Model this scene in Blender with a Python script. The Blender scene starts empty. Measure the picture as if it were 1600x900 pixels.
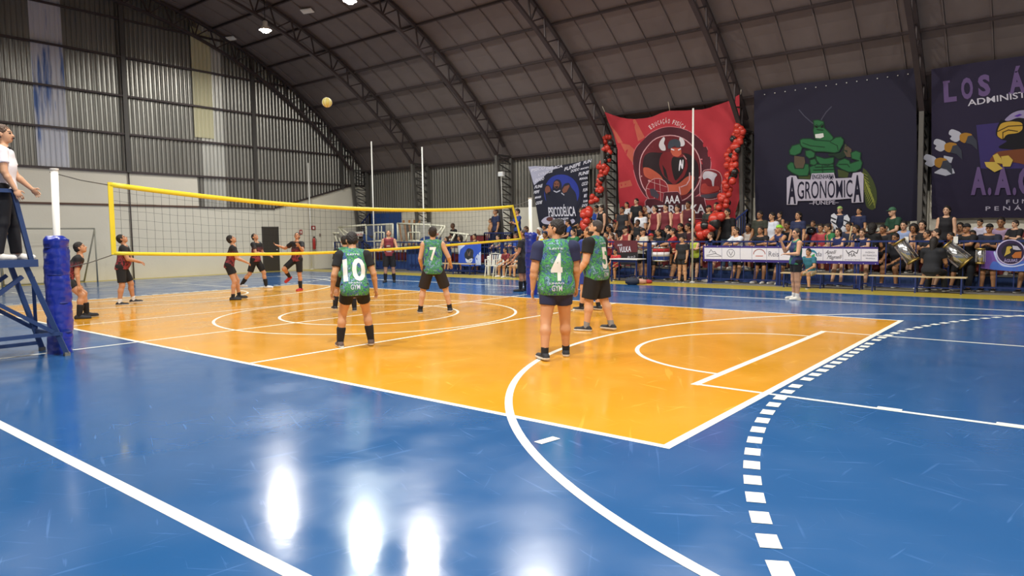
import bpy, bmesh, math, random
import numpy as np
from mathutils import Vector, Matrix
from mathutils.bvhtree import BVHTree

SC = bpy.context.scene
COL = SC.collection
R = math.radians
# ------------------------------------------------------------------ camera
CP = np.array([11.3359, -9.3802, 1.6220])
YAW, PITCH, ROLL, FPX = -0.6779, -0.0773, -0.0108, 1086.93
_fw = np.array([math.sin(YAW)*math.cos(PITCH), math.cos(YAW)*math.cos(PITCH), math.sin(PITCH)])
_r = np.array([math.cos(YAW), -math.sin(YAW), 0.0]); _u = np.cross(_r, _fw)
_r2 = _r*math.cos(ROLL)+_u*math.sin(ROLL); _u2 = -_r*math.sin(ROLL)+_u*math.cos(ROLL)
cam_d = bpy.data.cameras.new('camera'); cam = bpy.data.objects.new('camera', cam_d); COL.objects.link(cam)
cam_d.sensor_width = 36; cam_d.lens = FPX/1600*36; cam_d.clip_start = 0.05; cam_d.clip_end = 200
M = Matrix(((_r2[0], _u2[0], -_fw[0], CP[0]), (_r2[1], _u2[1], -_fw[1], CP[1]), (_r2[2], _u2[2], -_fw[2], CP[2]), (0, 0, 0, 1)))
cam.matrix_world = M
SC.camera = cam
# ------------------------------------------------------------------ world, exposure
w = bpy.data.worlds.new('world'); SC.world = w; w.use_nodes = True
w.node_tree.nodes['Background'].inputs[0].default_value = (0.5, 0.55, 0.65, 1)
w.node_tree.nodes['Background'].inputs[1].default_value = 0.05
SC.view_settings.view_transform = 'Standard'; SC.view_settings.look = 'None'
SC.view_settings.gamma = 1; SC.view_settings.exposure = 0.0; SC.view_settings.use_curve_mapping = False
LAMP_W = 425
LAMPS = [(-13.0, 6.0, 9.5), (-7.9, 6.0, 9.5), (-5.35, 6.4, 9.6), (-0.2, 6.0, 9.5), (5.0, 6.0, 9.5), (10.2, 6.0, 9.5),
         (-13.0, -6.0, 9.5), (-7.9, -6.0, 9.5), (-2.7, -6.0, 9.5), (2.6, -6.0, 9.5), (7.9, -6.0, 9.5), (13.1, -6.0, 9.5)]

LAMP_K = [1.0, 1.0, 1.0, 1.0, 1.0, 1.0, .35, .5, .9, 1.3, 1.7, 1.6]
def ray(u, v): return _fw+(u-800)/FPX*_r2-(v-450)/FPX*_u2
def atY(u, v, y): d = ray(u, v); return CP+d*(y-CP[1])/d[1]
def atX(u, v, x): d = ray(u, v); return CP+d*(x-CP[0])/d[0]
def atZ(u, v, z=0.0): d = ray(u, v); return CP+d*(z-CP[2])/d[2]

# ------------------------------------------------------------------ helpers
def srgb(h):
    if isinstance(h, int): c = [((h >> s) & 255)/255 for s in (16, 8, 0)]
    else: c = h
    return tuple(x/12.92 if x <= .04045 else ((x+.055)/1.055)**2.4 for x in c)
_mats = {}
def mat(name, col, rough=.7, metal=0.0, noise=0.0, nscale=8.0, bump=0.0, bscale=40.0, emit=0, coat=0, trans=0, spec=None):
    if name in _mats: return _mats[name]
    m = bpy.data.materials.new(name); m.use_nodes = True; nt = m.node_tree; b = nt.nodes['Principled BSDF']
    c = srgb(col)
    b.inputs['Base Color'].default_value = (*c, 1); b.inputs['Roughness'].default_value = rough; b.inputs['Metallic'].default_value = metal
    if coat: b.inputs['Coat Weight'].default_value = coat; b.inputs['Coat Roughness'].default_value = .08
    if trans: b.inputs['Transmission Weight'].default_value = trans
    if spec is not None: b.inputs['Specular IOR Level'].default_value = spec
    if emit: b.inputs['Emission Color'].default_value = (*c, 1); b.inputs['Emission Strength'].default_value = emit
    if noise or bump:
        tc = nt.nodes.new('ShaderNodeTexCoord')
    if noise:
        n = nt.nodes.new('ShaderNodeTexNoise'); n.inputs['Scale'].default_value = nscale; n.inputs['Detail'].default_value = 5
        nt.links.new(tc.outputs['Object'], n.inputs['Vector'])
        mx = nt.nodes.new('ShaderNodeMix'); mx.data_type = 'RGBA'
        mx.inputs[6].default_value = (*[x*(1-noise) for x in c], 1); mx.inputs[7].default_value = (*[min(1, x*(1+noise)) for x in c], 1)
        nt.links.new(n.outputs['Fac'], mx.inputs[0]); nt.links.new(mx.outputs[2], b.inputs['Base Color'])
    if bump:
        n2 = nt.nodes.new('ShaderNodeTexNoise'); n2.inputs['Scale'].default_value = bscale; n2.inputs['Detail'].default_value = 4
        nt.links.new(tc.outputs['Object'], n2.inputs['Vector'])
        bp = nt.nodes.new('ShaderNodeBump'); bp.inputs['Strength'].default_value = bump; bp.inputs['Distance'].default_value = .01
        nt.links.new(n2.outputs['Fac'], bp.inputs['Height']); nt.links.new(bp.outputs[0], b.inputs['Normal'])
    _mats[name] = m; return m

def tag(o, label=None, cat=None, group=None, kind=None):
    if label: o['label'] = label
    if cat: o['category'] = cat
    if group: o['group'] = group
    if kind: o['kind'] = kind
    return o
def empty(name, loc, rz=0, label=None, cat=None, group=None):
    o = bpy.data.objects.new(name, None); COL.objects.link(o); o.location = [float(x) for x in loc]; o.rotation_euler = (0, 0, rz)
    o.empty_display_size = .2
    return tag(o, label, cat, group)
def mk(name, verts, faces, m, parent=None, smooth=False, fm=None, kind=None, loc=None):
    me = bpy.data.meshes.new(name); me.from_pydata([tuple(map(float, v)) for v in verts], [], [tuple(map(int, f)) for f in faces]); 
    for x in (m if isinstance(m, (list, tuple)) else [m]): me.materials.append(x)
    if fm is not None: me.polygons.foreach_set('material_index', list(map(int, fm)))
    if smooth: me.polygons.foreach_set('use_smooth', [True]*len(me.polygons))
    me.update()
    return obj(name, me, parent, kind, loc)
def obj(name, me, parent=None, kind=None, loc=None):
    o = bpy.data.objects.new(name, me); COL.objects.link(o)
    if parent: o.parent = parent
    if kind: o['kind'] = kind
    if loc is not None: o.location = [float(x) for x in loc]
    return o
class MB:
    def __init__(s): s.v = []; s.f = []; s.m = []
    def add(s, v, f, mi=0):
        n = len(s.v); s.v += [tuple(x) for x in v]; s.f += [tuple(i+n for i in q) for q in f]; s.m += [mi]*len(f); return s
    def box(s, a, b, mi=0):
        x0, y0, z0 = a; x1, y1, z1 = b
        return s.add([(x0,y0,z0),(x1,y0,z0),(x1,y1,z0),(x0,y1,z0),(x0,y0,z1),(x1,y0,z1),(x1,y1,z1),(x0,y1,z1)],
                     [(0,3,2,1),(4,5,6,7),(0,1,5,4),(1,2,6,5),(2,3,7,6),(3,0,4,7)], mi)
    def bar(s, a, b, w, h=None, up=(0, 0, 1), mi=0):
        h = h or w; a = Vector(a); b = Vector(b); d = (b-a).normalized(); u = Vector(up)
        if abs(d.dot(u)) > .95: u = Vector((1, 0, 0))
        sx = d.cross(u).normalized(); u = sx.cross(d)
        v = [p+sx*i*w/2+u*j*h/2 for p in (a, b) for i, j in ((-1,-1),(1,-1),(1,1),(-1,1))]
        return s.add(v, [(0,1,2,3),(7,6,5,4),(0,4,5,1),(1,5,6,2),(2,6,7,3),(3,7,4,0)], mi)
    def tube(s, pts, r, n=8, mi=0, caps=True):
        P = [Vector(p) for p in pts]; rs = r if isinstance(r, (list, tuple)) else [r]*len(P); rings = []
        prev = None
        for i, p in enumerate(P):
            d = (P[min(i+1, len(P)-1)]-P[max(i-1, 0)]).normalized()
            if prev is None:
                u = Vector((0, 0, 1)) if abs(d.z) < .9 else Vector((1, 0, 0)); prev = d.cross(u).normalized()
            sx = (prev-d*prev.dot(d)).normalized(); prev = sx; u = sx.cross(d)
            rings.append([p+(sx*math.cos(2*math.pi*k/n)+u*math.sin(2*math.pi*k/n))*rs[i] for k in range(n)])
        v = [q for g in rings for q in g]; f = []
        for i in range(len(P)-1):
            for k in range(n): f.append((i*n+k, i*n+(k+1) % n, (i+1)*n+(k+1) % n, (i+1)*n+k))
        if caps: f.append(tuple(range(n))[::-1]); f.append(tuple((len(P)-1)*n+k for k in range(n)))
        return s.add(v, f, mi)
    def lathe(s, prof, n=24, c=(0, 0, 0), mi=0, axis=None):
        v = []; f = []
        for r, z in prof:
            for k in range(n): v.append((r*math.cos(2*math.pi*k/n), r*math.sin(2*math.pi*k/n), z))
        for i in range(len(prof)-1):
            for k in range(n): f.append((i*n+k, i*n+(k+1) % n, (i+1)*n+(k+1) % n, (i+1)*n+k))
        f.append(tuple(range(n))[::-1]); f.append(tuple((len(prof)-1)*n+k for k in range(n)))
        if axis is not None:
            q = Vector((0, 0, 1)).rotation_difference(Vector(axis)); v = [q @ Vector(p) for p in v]
        return s.add([(p[0]+c[0], p[1]+c[1], p[2]+c[2]) for p in v], f, mi)
    def ball(s, c, r, n=12, m=8, sc=(1, 1, 1), mi=0):
        prof = [(max(1e-4, r*math.sin(math.pi*i/m)), -r*math.cos(math.pi*i/m)) for i in range(m+1)]
        n0 = len(s.v); s.lathe(prof, n, (0, 0, 0), mi)
        s.v[n0:] = [(p[0]*sc[0]+c[0], p[1]*sc[1]+c[1], p[2]*sc[2]+c[2]) for p in s.v[n0:]]
        return s
    def make(s, name, m, parent=None, smooth=False, kind=None):
        return mk(name, s.v, s.f, m, parent, smooth, s.m, kind)
def box(name, a, b, m, parent=None, kind=None): return MB().box(a, b).make(name, m, parent, False, kind)
def bar(name, a, b, wd, m, parent=None, h=None, up=(0, 0, 1)): return MB().bar(a, b, wd, h, up).make(name, m, parent)
def tube(name, pts, r, m, parent=None, n=8): return MB().tube(pts, r, n).make(name, m, parent, True)

def text2d(s, shear=0.0, bold=0.0, spacing=1.0):
    cu = bpy.data.curves.new('t', 'FONT'); cu.body = s; cu.shear = shear; cu.offset = bold; cu.resolution_u = 3; cu.space_character = spacing
    ob = bpy.data.objects.new('t', cu); me = bpy.data.meshes.new_from_object(ob)
    v = [(p.co.x, p.co.y) for p in me.vertices]; f = [tuple(p.vertices) for p in me.polygons]
    bpy.data.objects.remove(ob); bpy.data.meshes.remove(me); bpy.data.curves.remove(cu)
    if not v: return [], []
    xs = [p[0] for p in v]; x0, x1 = min(xs), max(xs)
    return [((p[0]-x0)/(x1-x0), p[1]/.7) for p in v], f
def text3d(name, s, o, ex, ey, m, parent=None, off=None, **k):
    """text between o and o+ex (width), cap height vector ey, slightly thick"""
    v, f = text2d(s, **k); o = Vector(o); ex = Vector(ex); ey = Vector(ey); n = ex.cross(ey).normalized()
    V = [o+ex*p[0]+ey*p[1]+n*(off or 0) for p in v]
    return mk(name, V, f, m, parent)
# ------------------------------------------------------------------ figures: signed distance fields -> one continuous surface
def smin(a, b, k):
    h = np.clip(.5+.5*(b-a)/k, 0, 1); return b+(a-b)*h-k*h*(1-h)
def nets(prims, cuts, vox):
    lo = np.min([p['lo'] for p in prims], 0)-.03; hi = np.max([p['hi'] for p in prims], 0)+.03
    n = np.ceil((hi-lo)/vox).astype(int)+2
    F = np.full(n, .5, np.float32); ax = [lo[i]+vox*np.arange(n[i]) for i in range(3)]
    for p in prims:
        a = np.maximum(((p['lo']-.05-lo)/vox).astype(int), 0); b = np.minimum(((p['hi']+.05-lo)/vox).astype(int)+2, n)
        X, Y, Z = np.meshgrid(*[ax[i][a[i]:b[i]] for i in range(3)], indexing='ij')
        P = np.stack([X, Y, Z], -1).astype(np.float32)
        if p['t'] == 'c':
            q = P-p['a']; bb = p['b']-p['a']; fac = p['fac']
            if fac != 1: q = q+(fac-1)*(q@p['fv'])[..., None]*p['fv']; bb = bb+(fac-1)*(bb@p['fv'])*p['fv']
            L2 = float(bb@bb)+1e-9; t = (q@bb)/L2; tc = np.clip(t, 0, 1)
            d = np.sqrt(((q-tc[..., None]*bb)**2).sum(-1))-(p['ra']+(p['rb']-p['ra'])*tc)
            if fac > 1: d = d/ (1+(fac-1)*.5)
            if p['cap']: d = np.maximum(d, (t-1)*math.sqrt(L2))
        else:
            q = (P-p['c'])@p['R']; k0 = np.sqrt(((q/p['r'])**2).sum(-1)); k1 = np.sqrt(((q/p['r']**2)**2).sum(-1))+1e-9
            d = k0*(k0-1)/k1
        S = F[a[0]:b[0], a[1]:b[1], a[2]:b[2]]; S[...] = smin(S, d.astype(np.float32), p['k'])
    for (pt, nn) in cuts:
        X = (ax[0]-pt[0])[:, None, None]*nn[0]+(ax[1]-pt[1])[None, :, None]*nn[1]+(ax[2]-pt[2])[None, None, :]*nn[2]
        F = np.maximum(F, X.astype(np.float32))
    I = F < 0; c = [I[i:n[0]-1+i, j:n[1]-1+j, k:n[2]-1+k] for i in (0, 1) for j in (0, 1) for k in (0, 1)]
    s = sum(x.astype(np.int8) for x in c); act = np.argwhere((s > 0) & (s < 8))
    if len(act) == 0: return np.zeros((0, 3)), np.zeros((0, 4), int)
    idx = np.full([x-1 for x in n], -1, np.int64); idx[act[:, 0], act[:, 1], act[:, 2]] = np.arange(len(act))
    off = np.array([(i, j, k) for i in (0, 1) for j in (0, 1) for k in (0, 1)])
    val = np.stack([F[act[:, 0]+o[0], act[:, 1]+o[1], act[:, 2]+o[2]] for o in off], 1)
    acc = np.zeros((len(act), 3)); cnt = np.zeros(len(act))
    for e0 in range(8):
        for axs, st in ((0, 4), (1, 2), (2, 1)):
            if e0 & st: continue
            e1 = e0 | st; v0, v1 = val[:, e0], val[:, e1]; m = (v0 < 0) != (v1 < 0)
            t = np.where(m, v0/(v0-v1+1e-12), 0); pos = np.repeat(off[e0][None].astype(float), len(act), 0); pos[:, axs] += t
            acc[m] += pos[m]; cnt[m] += 1
    V = lo+vox*(act+acc/cnt[:, None]); Q = []
    for axs in range(3):
        o1, o2 = [(1, 2), (2, 0), (0, 1)][axs]
        sl0 = [slice(1, -1)]*3; sl1 = [slice(1, -1)]*3; sl0[axs] = slice(0, -1); sl1[axs] = slice(1, None)
        A = I[tuple(sl0)]; B = I[tuple(sl1)]; e = np.argwhere(A != B); inside = A[e[:, 0], e[:, 1], e[:, 2]]
        base = e.copy()
        for d in range(3):
            if d != axs: base[:, d] += 1
        def ci(a, b):
            q = base.copy(); q[:, o1] -= a; q[:, o2] -= b; return idx[q[:, 0], q[:, 1], q[:, 2]]
        q = np.stack([ci(1, 1), ci(0, 1), ci(0, 0), ci(1, 0)], 1); q[~inside] = q[~inside][:, ::-1]; Q.append(q)
    Q = np.concatenate(Q); Q = Q[(Q >= 0).all(1)]
    return V, Q
def C(a, b, ra, rb=None, k=.02, cap=False, fv=None, fac=1):
    a = np.asarray(a, float); b = np.asarray(b, float); rb = ra if rb is None else rb; r = max(ra, rb)
    return dict(t='c', a=a, b=b, ra=ra, rb=rb, k=k, cap=cap, fv=fv, fac=fac, lo=np.minimum(a, b)-r, hi=np.maximum(a, b)+r)
def E(c, r, Rm=None, k=.015):
    c = np.asarray(c, float); r = np.asarray(r, float); Rm = np.eye(3) if Rm is None else Rm; m = r.max()
    return dict(t='e', c=c, r=r, R=Rm, k=k, lo=c-m, hi=c+m)
def nrm(v): v = np.asarray(v, float); return v/np.linalg.norm(v)
def rotm(axis, a): return np.array(Matrix.Rotation(a, 3, Vector(axis)))

class Fig:
    """pose in degrees: lean, side, twist, hip=(L,R), ab, knee, arm flex, arm ab, elbow, inward, head pitch / yaw, seat"""
    def __init__(s, H=1.75, wd=1.0, lean=0, side=0, twist=0, hip=(0, 0), ab=(4, 4), knee=(0, 0), toe=(8, 8), heel=(0, 0), arm=(0, 0), aab=(8, 8), el=(10, 10), inw=(0, 0), hp=0, hy=0, female=False, vox=.01, belly=0.0, grip=20, sway=0):
        k = H/1.75; s.k = k; s.w = wd; s.female = female; s.vox = vox; s.belly = belly; s.grip = grip
        J = {}; J['pel'] = np.zeros(3)
        up = nrm([math.sin(R(side)), math.sin(R(lean)), math.cos(R(lean))]); s.up = up
        X = nrm(np.cross(np.array([0, 1., 0]), up) if abs(up[1]) < .99 else [1, 0, 0]); X = nrm(X-up*(X@up)); F = np.cross(up, X)
        if F[1] < 0: F = -F
        if X[0] < 0: X = -X
        Rt = rotm(up, R(twist)); X = Rt@X; F = Rt@F; s.X = X; s.F = F
        s.Xp = rotm((0, 0, 1), R(twist*.35))@np.array([1., 0, 0]); s.Fp = rotm((0, 0, 1), R(twist*.35))@np.array([0, 1., 0])
        J['chest'] = up*.30*k+s.Fp*.01; J['nb'] = up*.535*k

        for i, sd in enumerate((-1, 1)):
            n = 'LR'[i]
            J['hip'+n] = s.Xp*sd*.088*k-np.array([0, 0, .02*k])
            h, a, kn = R(hip[i]), R(ab[i]), R(knee[i])
            d = np.array([sd*math.sin(a), math.sin(h)*math.cos(a), -math.cos(h)*math.cos(a)])
            J['kn'+n] = J['hip'+n]+d*.425*k
            d2 = np.array([sd*math.sin(a*.6), math.sin(h-kn)*math.cos(a*.6), -math.cos(h-kn)*math.cos(a*.6)])
            J['an'+n] = J['kn'+n]+d2*.405*k; J['ft'+n] = nrm(np.array([sd*math.sin(R(toe[i])), math.cos(R(toe[i])), -math.tan(R(heel[i]))]))
            J['sh'+n] = J['nb']-up*.055*k+X*sd*(.165 if female else .185)*k*(.5+.5*wd)
            f, b, e, q = R(arm[i]), R(aab[i]), R(el[i]), R(inw[i])
            d = sd*math.sin(b)*X+math.cos(b)*(math.sin(f)*F-math.cos(f)*up)
            J['el'+n] = J['sh'+n]+d*.285*k
            b2 = b*.4-q
            d2 = sd*math.sin(b2)*X+math.cos(b2)*(math.sin(f+e)*F-math.cos(f+e)*up)
            J['wr'+n] = J['el'+n]+d2*.25*k; J['hd'+n] = d2; J['hn'+n] = nrm(np.cross(d2, -sd*F+.25*X)) if abs(d2@F) < .9 else nrm(np.cross(d2, X))
        hu = nrm(up*.5+np.array([0, 0, .5])); hx = rotm((0, 0, 1), R(hy+twist*.5))@np.array([1., 0, 0]); hx = nrm(hx-hu*(hx@hu)); hf = np.cross(hu, hx)
        if hf[1] < 0 and abs(hy) < 80: hf = -hf
        Rh = rotm(hx, R(hp)); hu = Rh@hu; hf = Rh@hf; s.hR = np.stack([hx, hf, hu], 1)
        J['neck'] = J['nb']+nrm(up+hu*.6)*.085*k; J['head'] = J['neck']+hu*.095*k+hf*.018*k
        s.J = J
        z = min(J['anL'][2], J['anR'][2])-.085*k
        s.base = np.array([(J['anL'][0]+J['anR'][0])/2, (J['anL'][1]+J['anR'][1])/2, z])
        for n in J:
            if n[:2] in ('ft',) or n in ('hdL', 'hdR', 'hnL', 'hnR'): continue
            J[n] = J[n]-s.base
        s.hd = J['head']; s.height = float(J['head'][2]+.12*k)
    def hl(s, p): return s.J['head']+s.hR@(np.asarray(p, float)*s.k*1.0)
    def he(s, p, r, k=.015): return E(s.hl(p), np.asarray(r)*s.k, s.hR, k)
    def body(s):
        J, k, w = s.J, s.k, s.w; P = []; fv = s.F; T = nrm
        P.append(C(J['pel']+np.array([0, 0, .03*k]), J['chest'], .135*k*w, .15*k*w, .04, fv=fv, fac=1.45))
        P.append(C(J['chest'], J['chest']+s.up*.12*k, .15*k*w, .12*k*w, .04, fv=fv, fac=1.4))
        P.append(C(J['shL']*.62+J['shR']*.38-s.up*.03*k, J['shR']*.62+J['shL']*.38-s.up*.03*k, .082*k*w, None, .04))
        P.append(C(J['hipL']+[0, 0, .03*k], J['hipR']+[0, 0, .03*k], .102*k*w, None, .04))
        if s.belly: P.append(E(J['pel']+s.up*.14*k+fv*.05*k, np.array([.15, .10+s.belly, .15])*k*w, np.stack([s.X, s.F, s.up], 1), .05))
        P.append(C(J['nb']-s.up*.03*k, J['head']-s.hR[:, 2]*.03*k-s.hR[:, 1]*.02*k, .056*k*(.6+.4*w), .05*k*(.6+.4*w), .02))
        for n in 'LR':
            sd = -1 if n == 'L' else 1
            P.append(C(J['nb'], J['sh'+n], .05*k, .055*k*w, .03)); P.append(C(J['sh'+n], J['el'+n], .059*k*w, .044*k*w, .02))
            m = J['el'+n]*.7+J['wr'+n]*.3
            P.append(C(J['el'+n], m, .039*k*w, .041*k*w, .015)); P.append(C(m, J['wr'+n], .041*k*w, .027*k, .015))
            s.hand(P, n, sd)
            P.append(C(J['hip'+n], J['kn'+n], .094*k*w, .060*k*(.4+.6*w), .03))
            c = J['kn'+n]*.68+J['an'+n]*.32; back = np.cross(nrm(J['kn'+n]-J['an'+n]), s.Xp); back = back if back[1] < 0 else -back
            P.append(C(J['kn'+n], c+back*.016*k, .055*k*(.3+.7*w), .058*k*(.3+.7*w), .03)); P.append(C(c+back*.012*k, J['an'+n], .056*k*(.3+.7*w), .041*k, .03))
            f = J['ft'+n]; P.append(C(J['an'+n]-[0, 0, .03*k], J['an'+n]+f*.12*k-[0, 0, .05*k], .038*k, .028*k, .02))
        s.head(P); return P
    def hand(s, P, n, sd):
        k = s.k; w = s.J['wr'+n]; d = s.J['hd'+n]; nn = s.J['hn'+n]; side = nrm(np.cross(d, nn)); fr = max(.0085*k, s.vox*.86)
        if side@s.F < 0: side = -side                                  # thumb side looks forward
        palm = w+d*.045*k
        P.append(E(w+d*.05*k, np.array([.042, .05, .018])*k, np.stack([side, d, nn], 1), .01))
        g = R(s.grip); pn = -nn if nn@s.X*sd > 0 else nn
        for i, (o, l) in enumerate(((.03, .07), (.0105, .08), (-.0095, .074), (-.029, .058))):
            a = palm+d*.032*k+side*o*k*1.12; d1 = d*math.cos(g)+pn*math.sin(g)+side*o*2.2; b = a+d1*l*.55*k; d2 = d*math.cos(g*2.4)+pn*math.sin(g*2.4)
            P.append(C(a, b, fr, fr*.95, .003)); P.append(C(b, b+d2*l*.5*k, fr*.95, fr*.8, .003))
        a = w+d*.025*k+side*.03*k; b = a+nrm(side+d*.8)*.04*k; P.append(C(a, b, fr*1.25, fr*1.1, .008)); P.append(C(b, b+nrm(d+side*.25)*.03*k, fr*1.1, fr*.9, .004))
    def head(s, P):
        h = s.he
        P += [h((0, -.014, .022), (.077, .095, .097)), h((0, .024, -.03), (.062, .068, .085), .02), h((0, .05, -.085), (.036, .036, .027), .02)]
        P.append(C(s.hl((0, .088, .0)), s.hl((0, .106, -.03)), .009*s.k, .014*s.k, .012))
        P.append(C(s.hl((-.03, .08, .026)), s.hl((.03, .08, .026)), .011*s.k, None, .012))
        P += [h((0, .086, -.056), (.024, .01, .006), .006), h((0, .084, -.066), (.022, .01, .007), .005)]
        for q in (-1, 1): P += [h((q*.079, -.012, -.012), (.009, .02, .032), .006)]
    def build(s, cache_key=None):
        """returns body mesh with face materials: 0 skin, 1 eye, 2 lips / 3 hair-coloured brow"""
        V, Q = nets(s.body(), [], s.vox); me = bpy.data.meshes.new('body'); mesh_fill(me, V, Q)
        c = V[Q].mean(1); l = (c-s.J['head'])@s.hR/s.k; m = np.zeros(len(Q), int)
        eye = (np.abs(np.abs(l[:, 0])-.031) < .014) & (np.abs(l[:, 2]-.003) < max(.0065, s.vox*.55)) & (l[:, 1] > .06)
        brow = (np.abs(np.abs(l[:, 0])-.032) < .021) & (np.abs(l[:, 2]-.03) < max(.006, s.vox*.55)) & (l[:, 1] > .06)
        lip = (np.abs(l[:, 0]) < .024) & (np.abs(l[:, 2]+.061) < .010) & (l[:, 1] > .07)
        m[brow] = 3; m[eye] = 1; m[lip] = 2; me.polygons.foreach_set('material_index', m.tolist()); return me
    def cloth(s, kind, vox=None):
        J, k, w = s.J, s.k, s.w; P = []; cuts = []; fv = s.F; v = vox or s.vox; g = .017 if kind != 'vest' else .027
        ex = 0.02*s.belly/.05 if s.belly else 0
        if kind in ('tee', 'tank', 'vest'):
            P.append(C(J['pel']+np.array([0, 0, -.0*k]), J['chest'], (.143+g)*k*w, (.15+g)*k*w, .04, fv=fv, fac=1.4))
            P.append(C(J['chest'], J['chest']+s.up*.12*k, (.152+g)*k*w, (.12+g)*k*w, .04, fv=fv, fac=1.36))
            P.append(C(J['shL']*.62+J['shR']*.38-s.up*.03*k, J['shR']*.62+J['shL']*.38-s.up*.03*k, (.084+g)*k*w, None, .04))
            hr = (.118 if kind != 'vest' else .128)*k*w; P.append(C(J['hipL']*.9+J['hipR']*.1+s.up*.05*k, J['hipR']*.9+J['hipL']*.1+s.up*.05*k, hr, None, .05)); P.append(C(J['hipL']*.9+J['hipR']*.1-s.up*.02*k, J['hipR']*.9+J['hipL']*.1-s.up*.02*k, hr, None, .05))
            if s.belly: P.append(E(J['pel']+s.up*.14*k+fv*.05*k, np.array([.15+g, .10+g+s.belly, .16])*k*w, np.stack([s.X, s.F, s.up], 1), .05))
            for n in 'LR':
                if kind == 'tee':
                    P.append(C(J['nb']-s.up*.01*k, J['sh'+n], .055*k, (.058+g)*k*w, .03))
                    P.append(C(J['sh'+n], J['sh'+n]*.4+J['el'+n]*.6, (.06+g)*k*w, (.056+g)*k*w, .025, cap=True))
                else:
                    P.append(C(J['nb']-s.up*.004*k, J['nb']*.3+J['sh'+n]*.7+s.up*.004*k, (.058+g*.4)*k, (.056+g*.6)*k*(.5+.5*w), .02))
                    P.append(C(J['nb']*.4+J['sh'+n]*.6-s.up*.05*k, J['chest']+s.X*(-1 if n == 'L' else 1)*.05*k, .07*k*w, .08*k*w, .03))
            if s.female: P.append(C(J['chest']+fv*.07*k+s.up*.05*k-s.X*.07*k, J['chest']+fv*.07*k+s.up*.05*k+s.X*.07*k, .065*k, None, .04))
            cuts.append((J['nb']+s.up*(.012 if kind == 'tee' else .02)*k+fv*.03*k, nrm(s.up+fv*(.45 if kind == 'tee' else .7))))
            cuts.append((J['pel']-np.array([0, 0, (.11 if kind == 'vest' else .05)*k]), np.array([0, 0, -1.])))
        elif kind == 'shirt_long':
            s2 = s.cloth_prims_long(P, g); cuts.append((J['nb']+s.up*.012*k+fv*.03*k, nrm(s.up+fv*.45))); cuts.append((J['pel']-np.array([0, 0, .06*k]), np.array([0, 0, -1.])))
        elif kind in ('shorts', 'shorts_wide', 'shorts_short', 'pants'):
            ln = {'shorts': .84, 'shorts_wide': .92, 'shorts_short': .52, 'pants': 1}[kind]; gg = {'shorts': .024, 'shorts_wide': .042, 'shorts_short': .026, 'pants': .018}[kind]
            P.append(C(J['hipL']+[0, 0, .04*k], J['hipR']+[0, 0, .04*k], (.112)*k*w, None, .04))
            P.append(C(J['pel']+[0, 0, .0], J['pel']+s.up*.08*k, (.14+.008)*k*w, None, .03, fv=fv, fac=1.4))
            for n in 'LR':
                e = J['hip'+n]*(1-ln)+J['kn'+n]*ln
                P.append(C(J['hip'+n]+[0, 0, .02*k], e, (.092+gg*.6)*k*w, (.068+gg)*k*(.5+.5*w), .03, cap=kind != 'pants'))
                if kind == 'pants': P.append(C(J['kn'+n], J['an'+n]+[0, 0, .0], (.06+gg)*k, (.05+gg)*k, .02, cap=True))
            cuts.append((J['pel']+s.up*.075*k, s.up))
        V, Q = nets(P, cuts, v); me = bpy.data.meshes.new(kind); mesh_fill(me, V, Q); return me
    def foot(s, kind, n):
        J, k = s.J, s.k; v = min(s.vox, .01); a = J['an'+n]; f = J['ft'+n]
        if kind == 'sock': P = [C(J['kn'+n]*.45+a*.55, a-[0, 0, .02*k], .066*k*(.3+.7*s.w), .048*k, .02)]; cuts = [(J['kn'+n]*.52+a*.48, nrm(J['kn'+n]-a))]
        elif kind == 'ankle_sock': P = [C(J['kn'+n]*.15+a*.85, a-[0, 0, .02*k], .049*k, .047*k, .02)]; cuts = [(J['kn'+n]*.24+a*.76, nrm(J['kn'+n]-a))]
        elif kind == 'shoe':
            g = np.array([0, 0, 1.]); P = [C(a-f*.045*k-g*.055*k, a+f*.175*k-g*.064*k, .047*k, .042*k, .02), C(a-f*.02*k-g*.02*k, a+f*.05*k-g*.035*k, .044*k, .036*k, .02), C(a+f*.08*k-g*.066*k, a+f*.17*k-g*.068*k, .05*k, .042*k, .015)]
            cuts = [(a-g*.083*k, -g), (a+g*.0*k, g)]
            if abs(f[2]) > .1: cuts = [(a, g)]
        V, Q = nets(P, cuts, v); me = bpy.data.meshes.new(kind); mesh_fill(me, V, Q)
        if kind == 'shoe':
            c = V[Q].mean(1); me.polygons.foreach_set('material_index', ((c[:, 2] < a[2]-.054*k) if abs(f[2]) < .1 else np.zeros(len(Q), bool)).astype(int).tolist())
        return me
    def hair(s, kind):
        h = s.he; k = s.k; cuts = []; P = [h((0, -.021, .030), (.0825, .1, .1)), h((0, -.05, -.02), (.072, .066, .06), .02)]
        fr = (s.hl((0, .07, .064)), s.hR@nrm((0, .84, -.54)))
        if kind in ('short', 'bun'): cuts = [fr]
        if kind == 'buzz': P = [h((0, -.017, .026), (.0805, .0985, .099)), h((0, -.05, -.02), (.070, .062, .055), .02)]; cuts = [(s.hl((0, .066, .068)), s.hR@nrm((0, .84, -.54)))]
        V0 = None
        if kind == 'bun': P.append(h((0, -.08, .11), (.045, .045, .04)))
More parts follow.
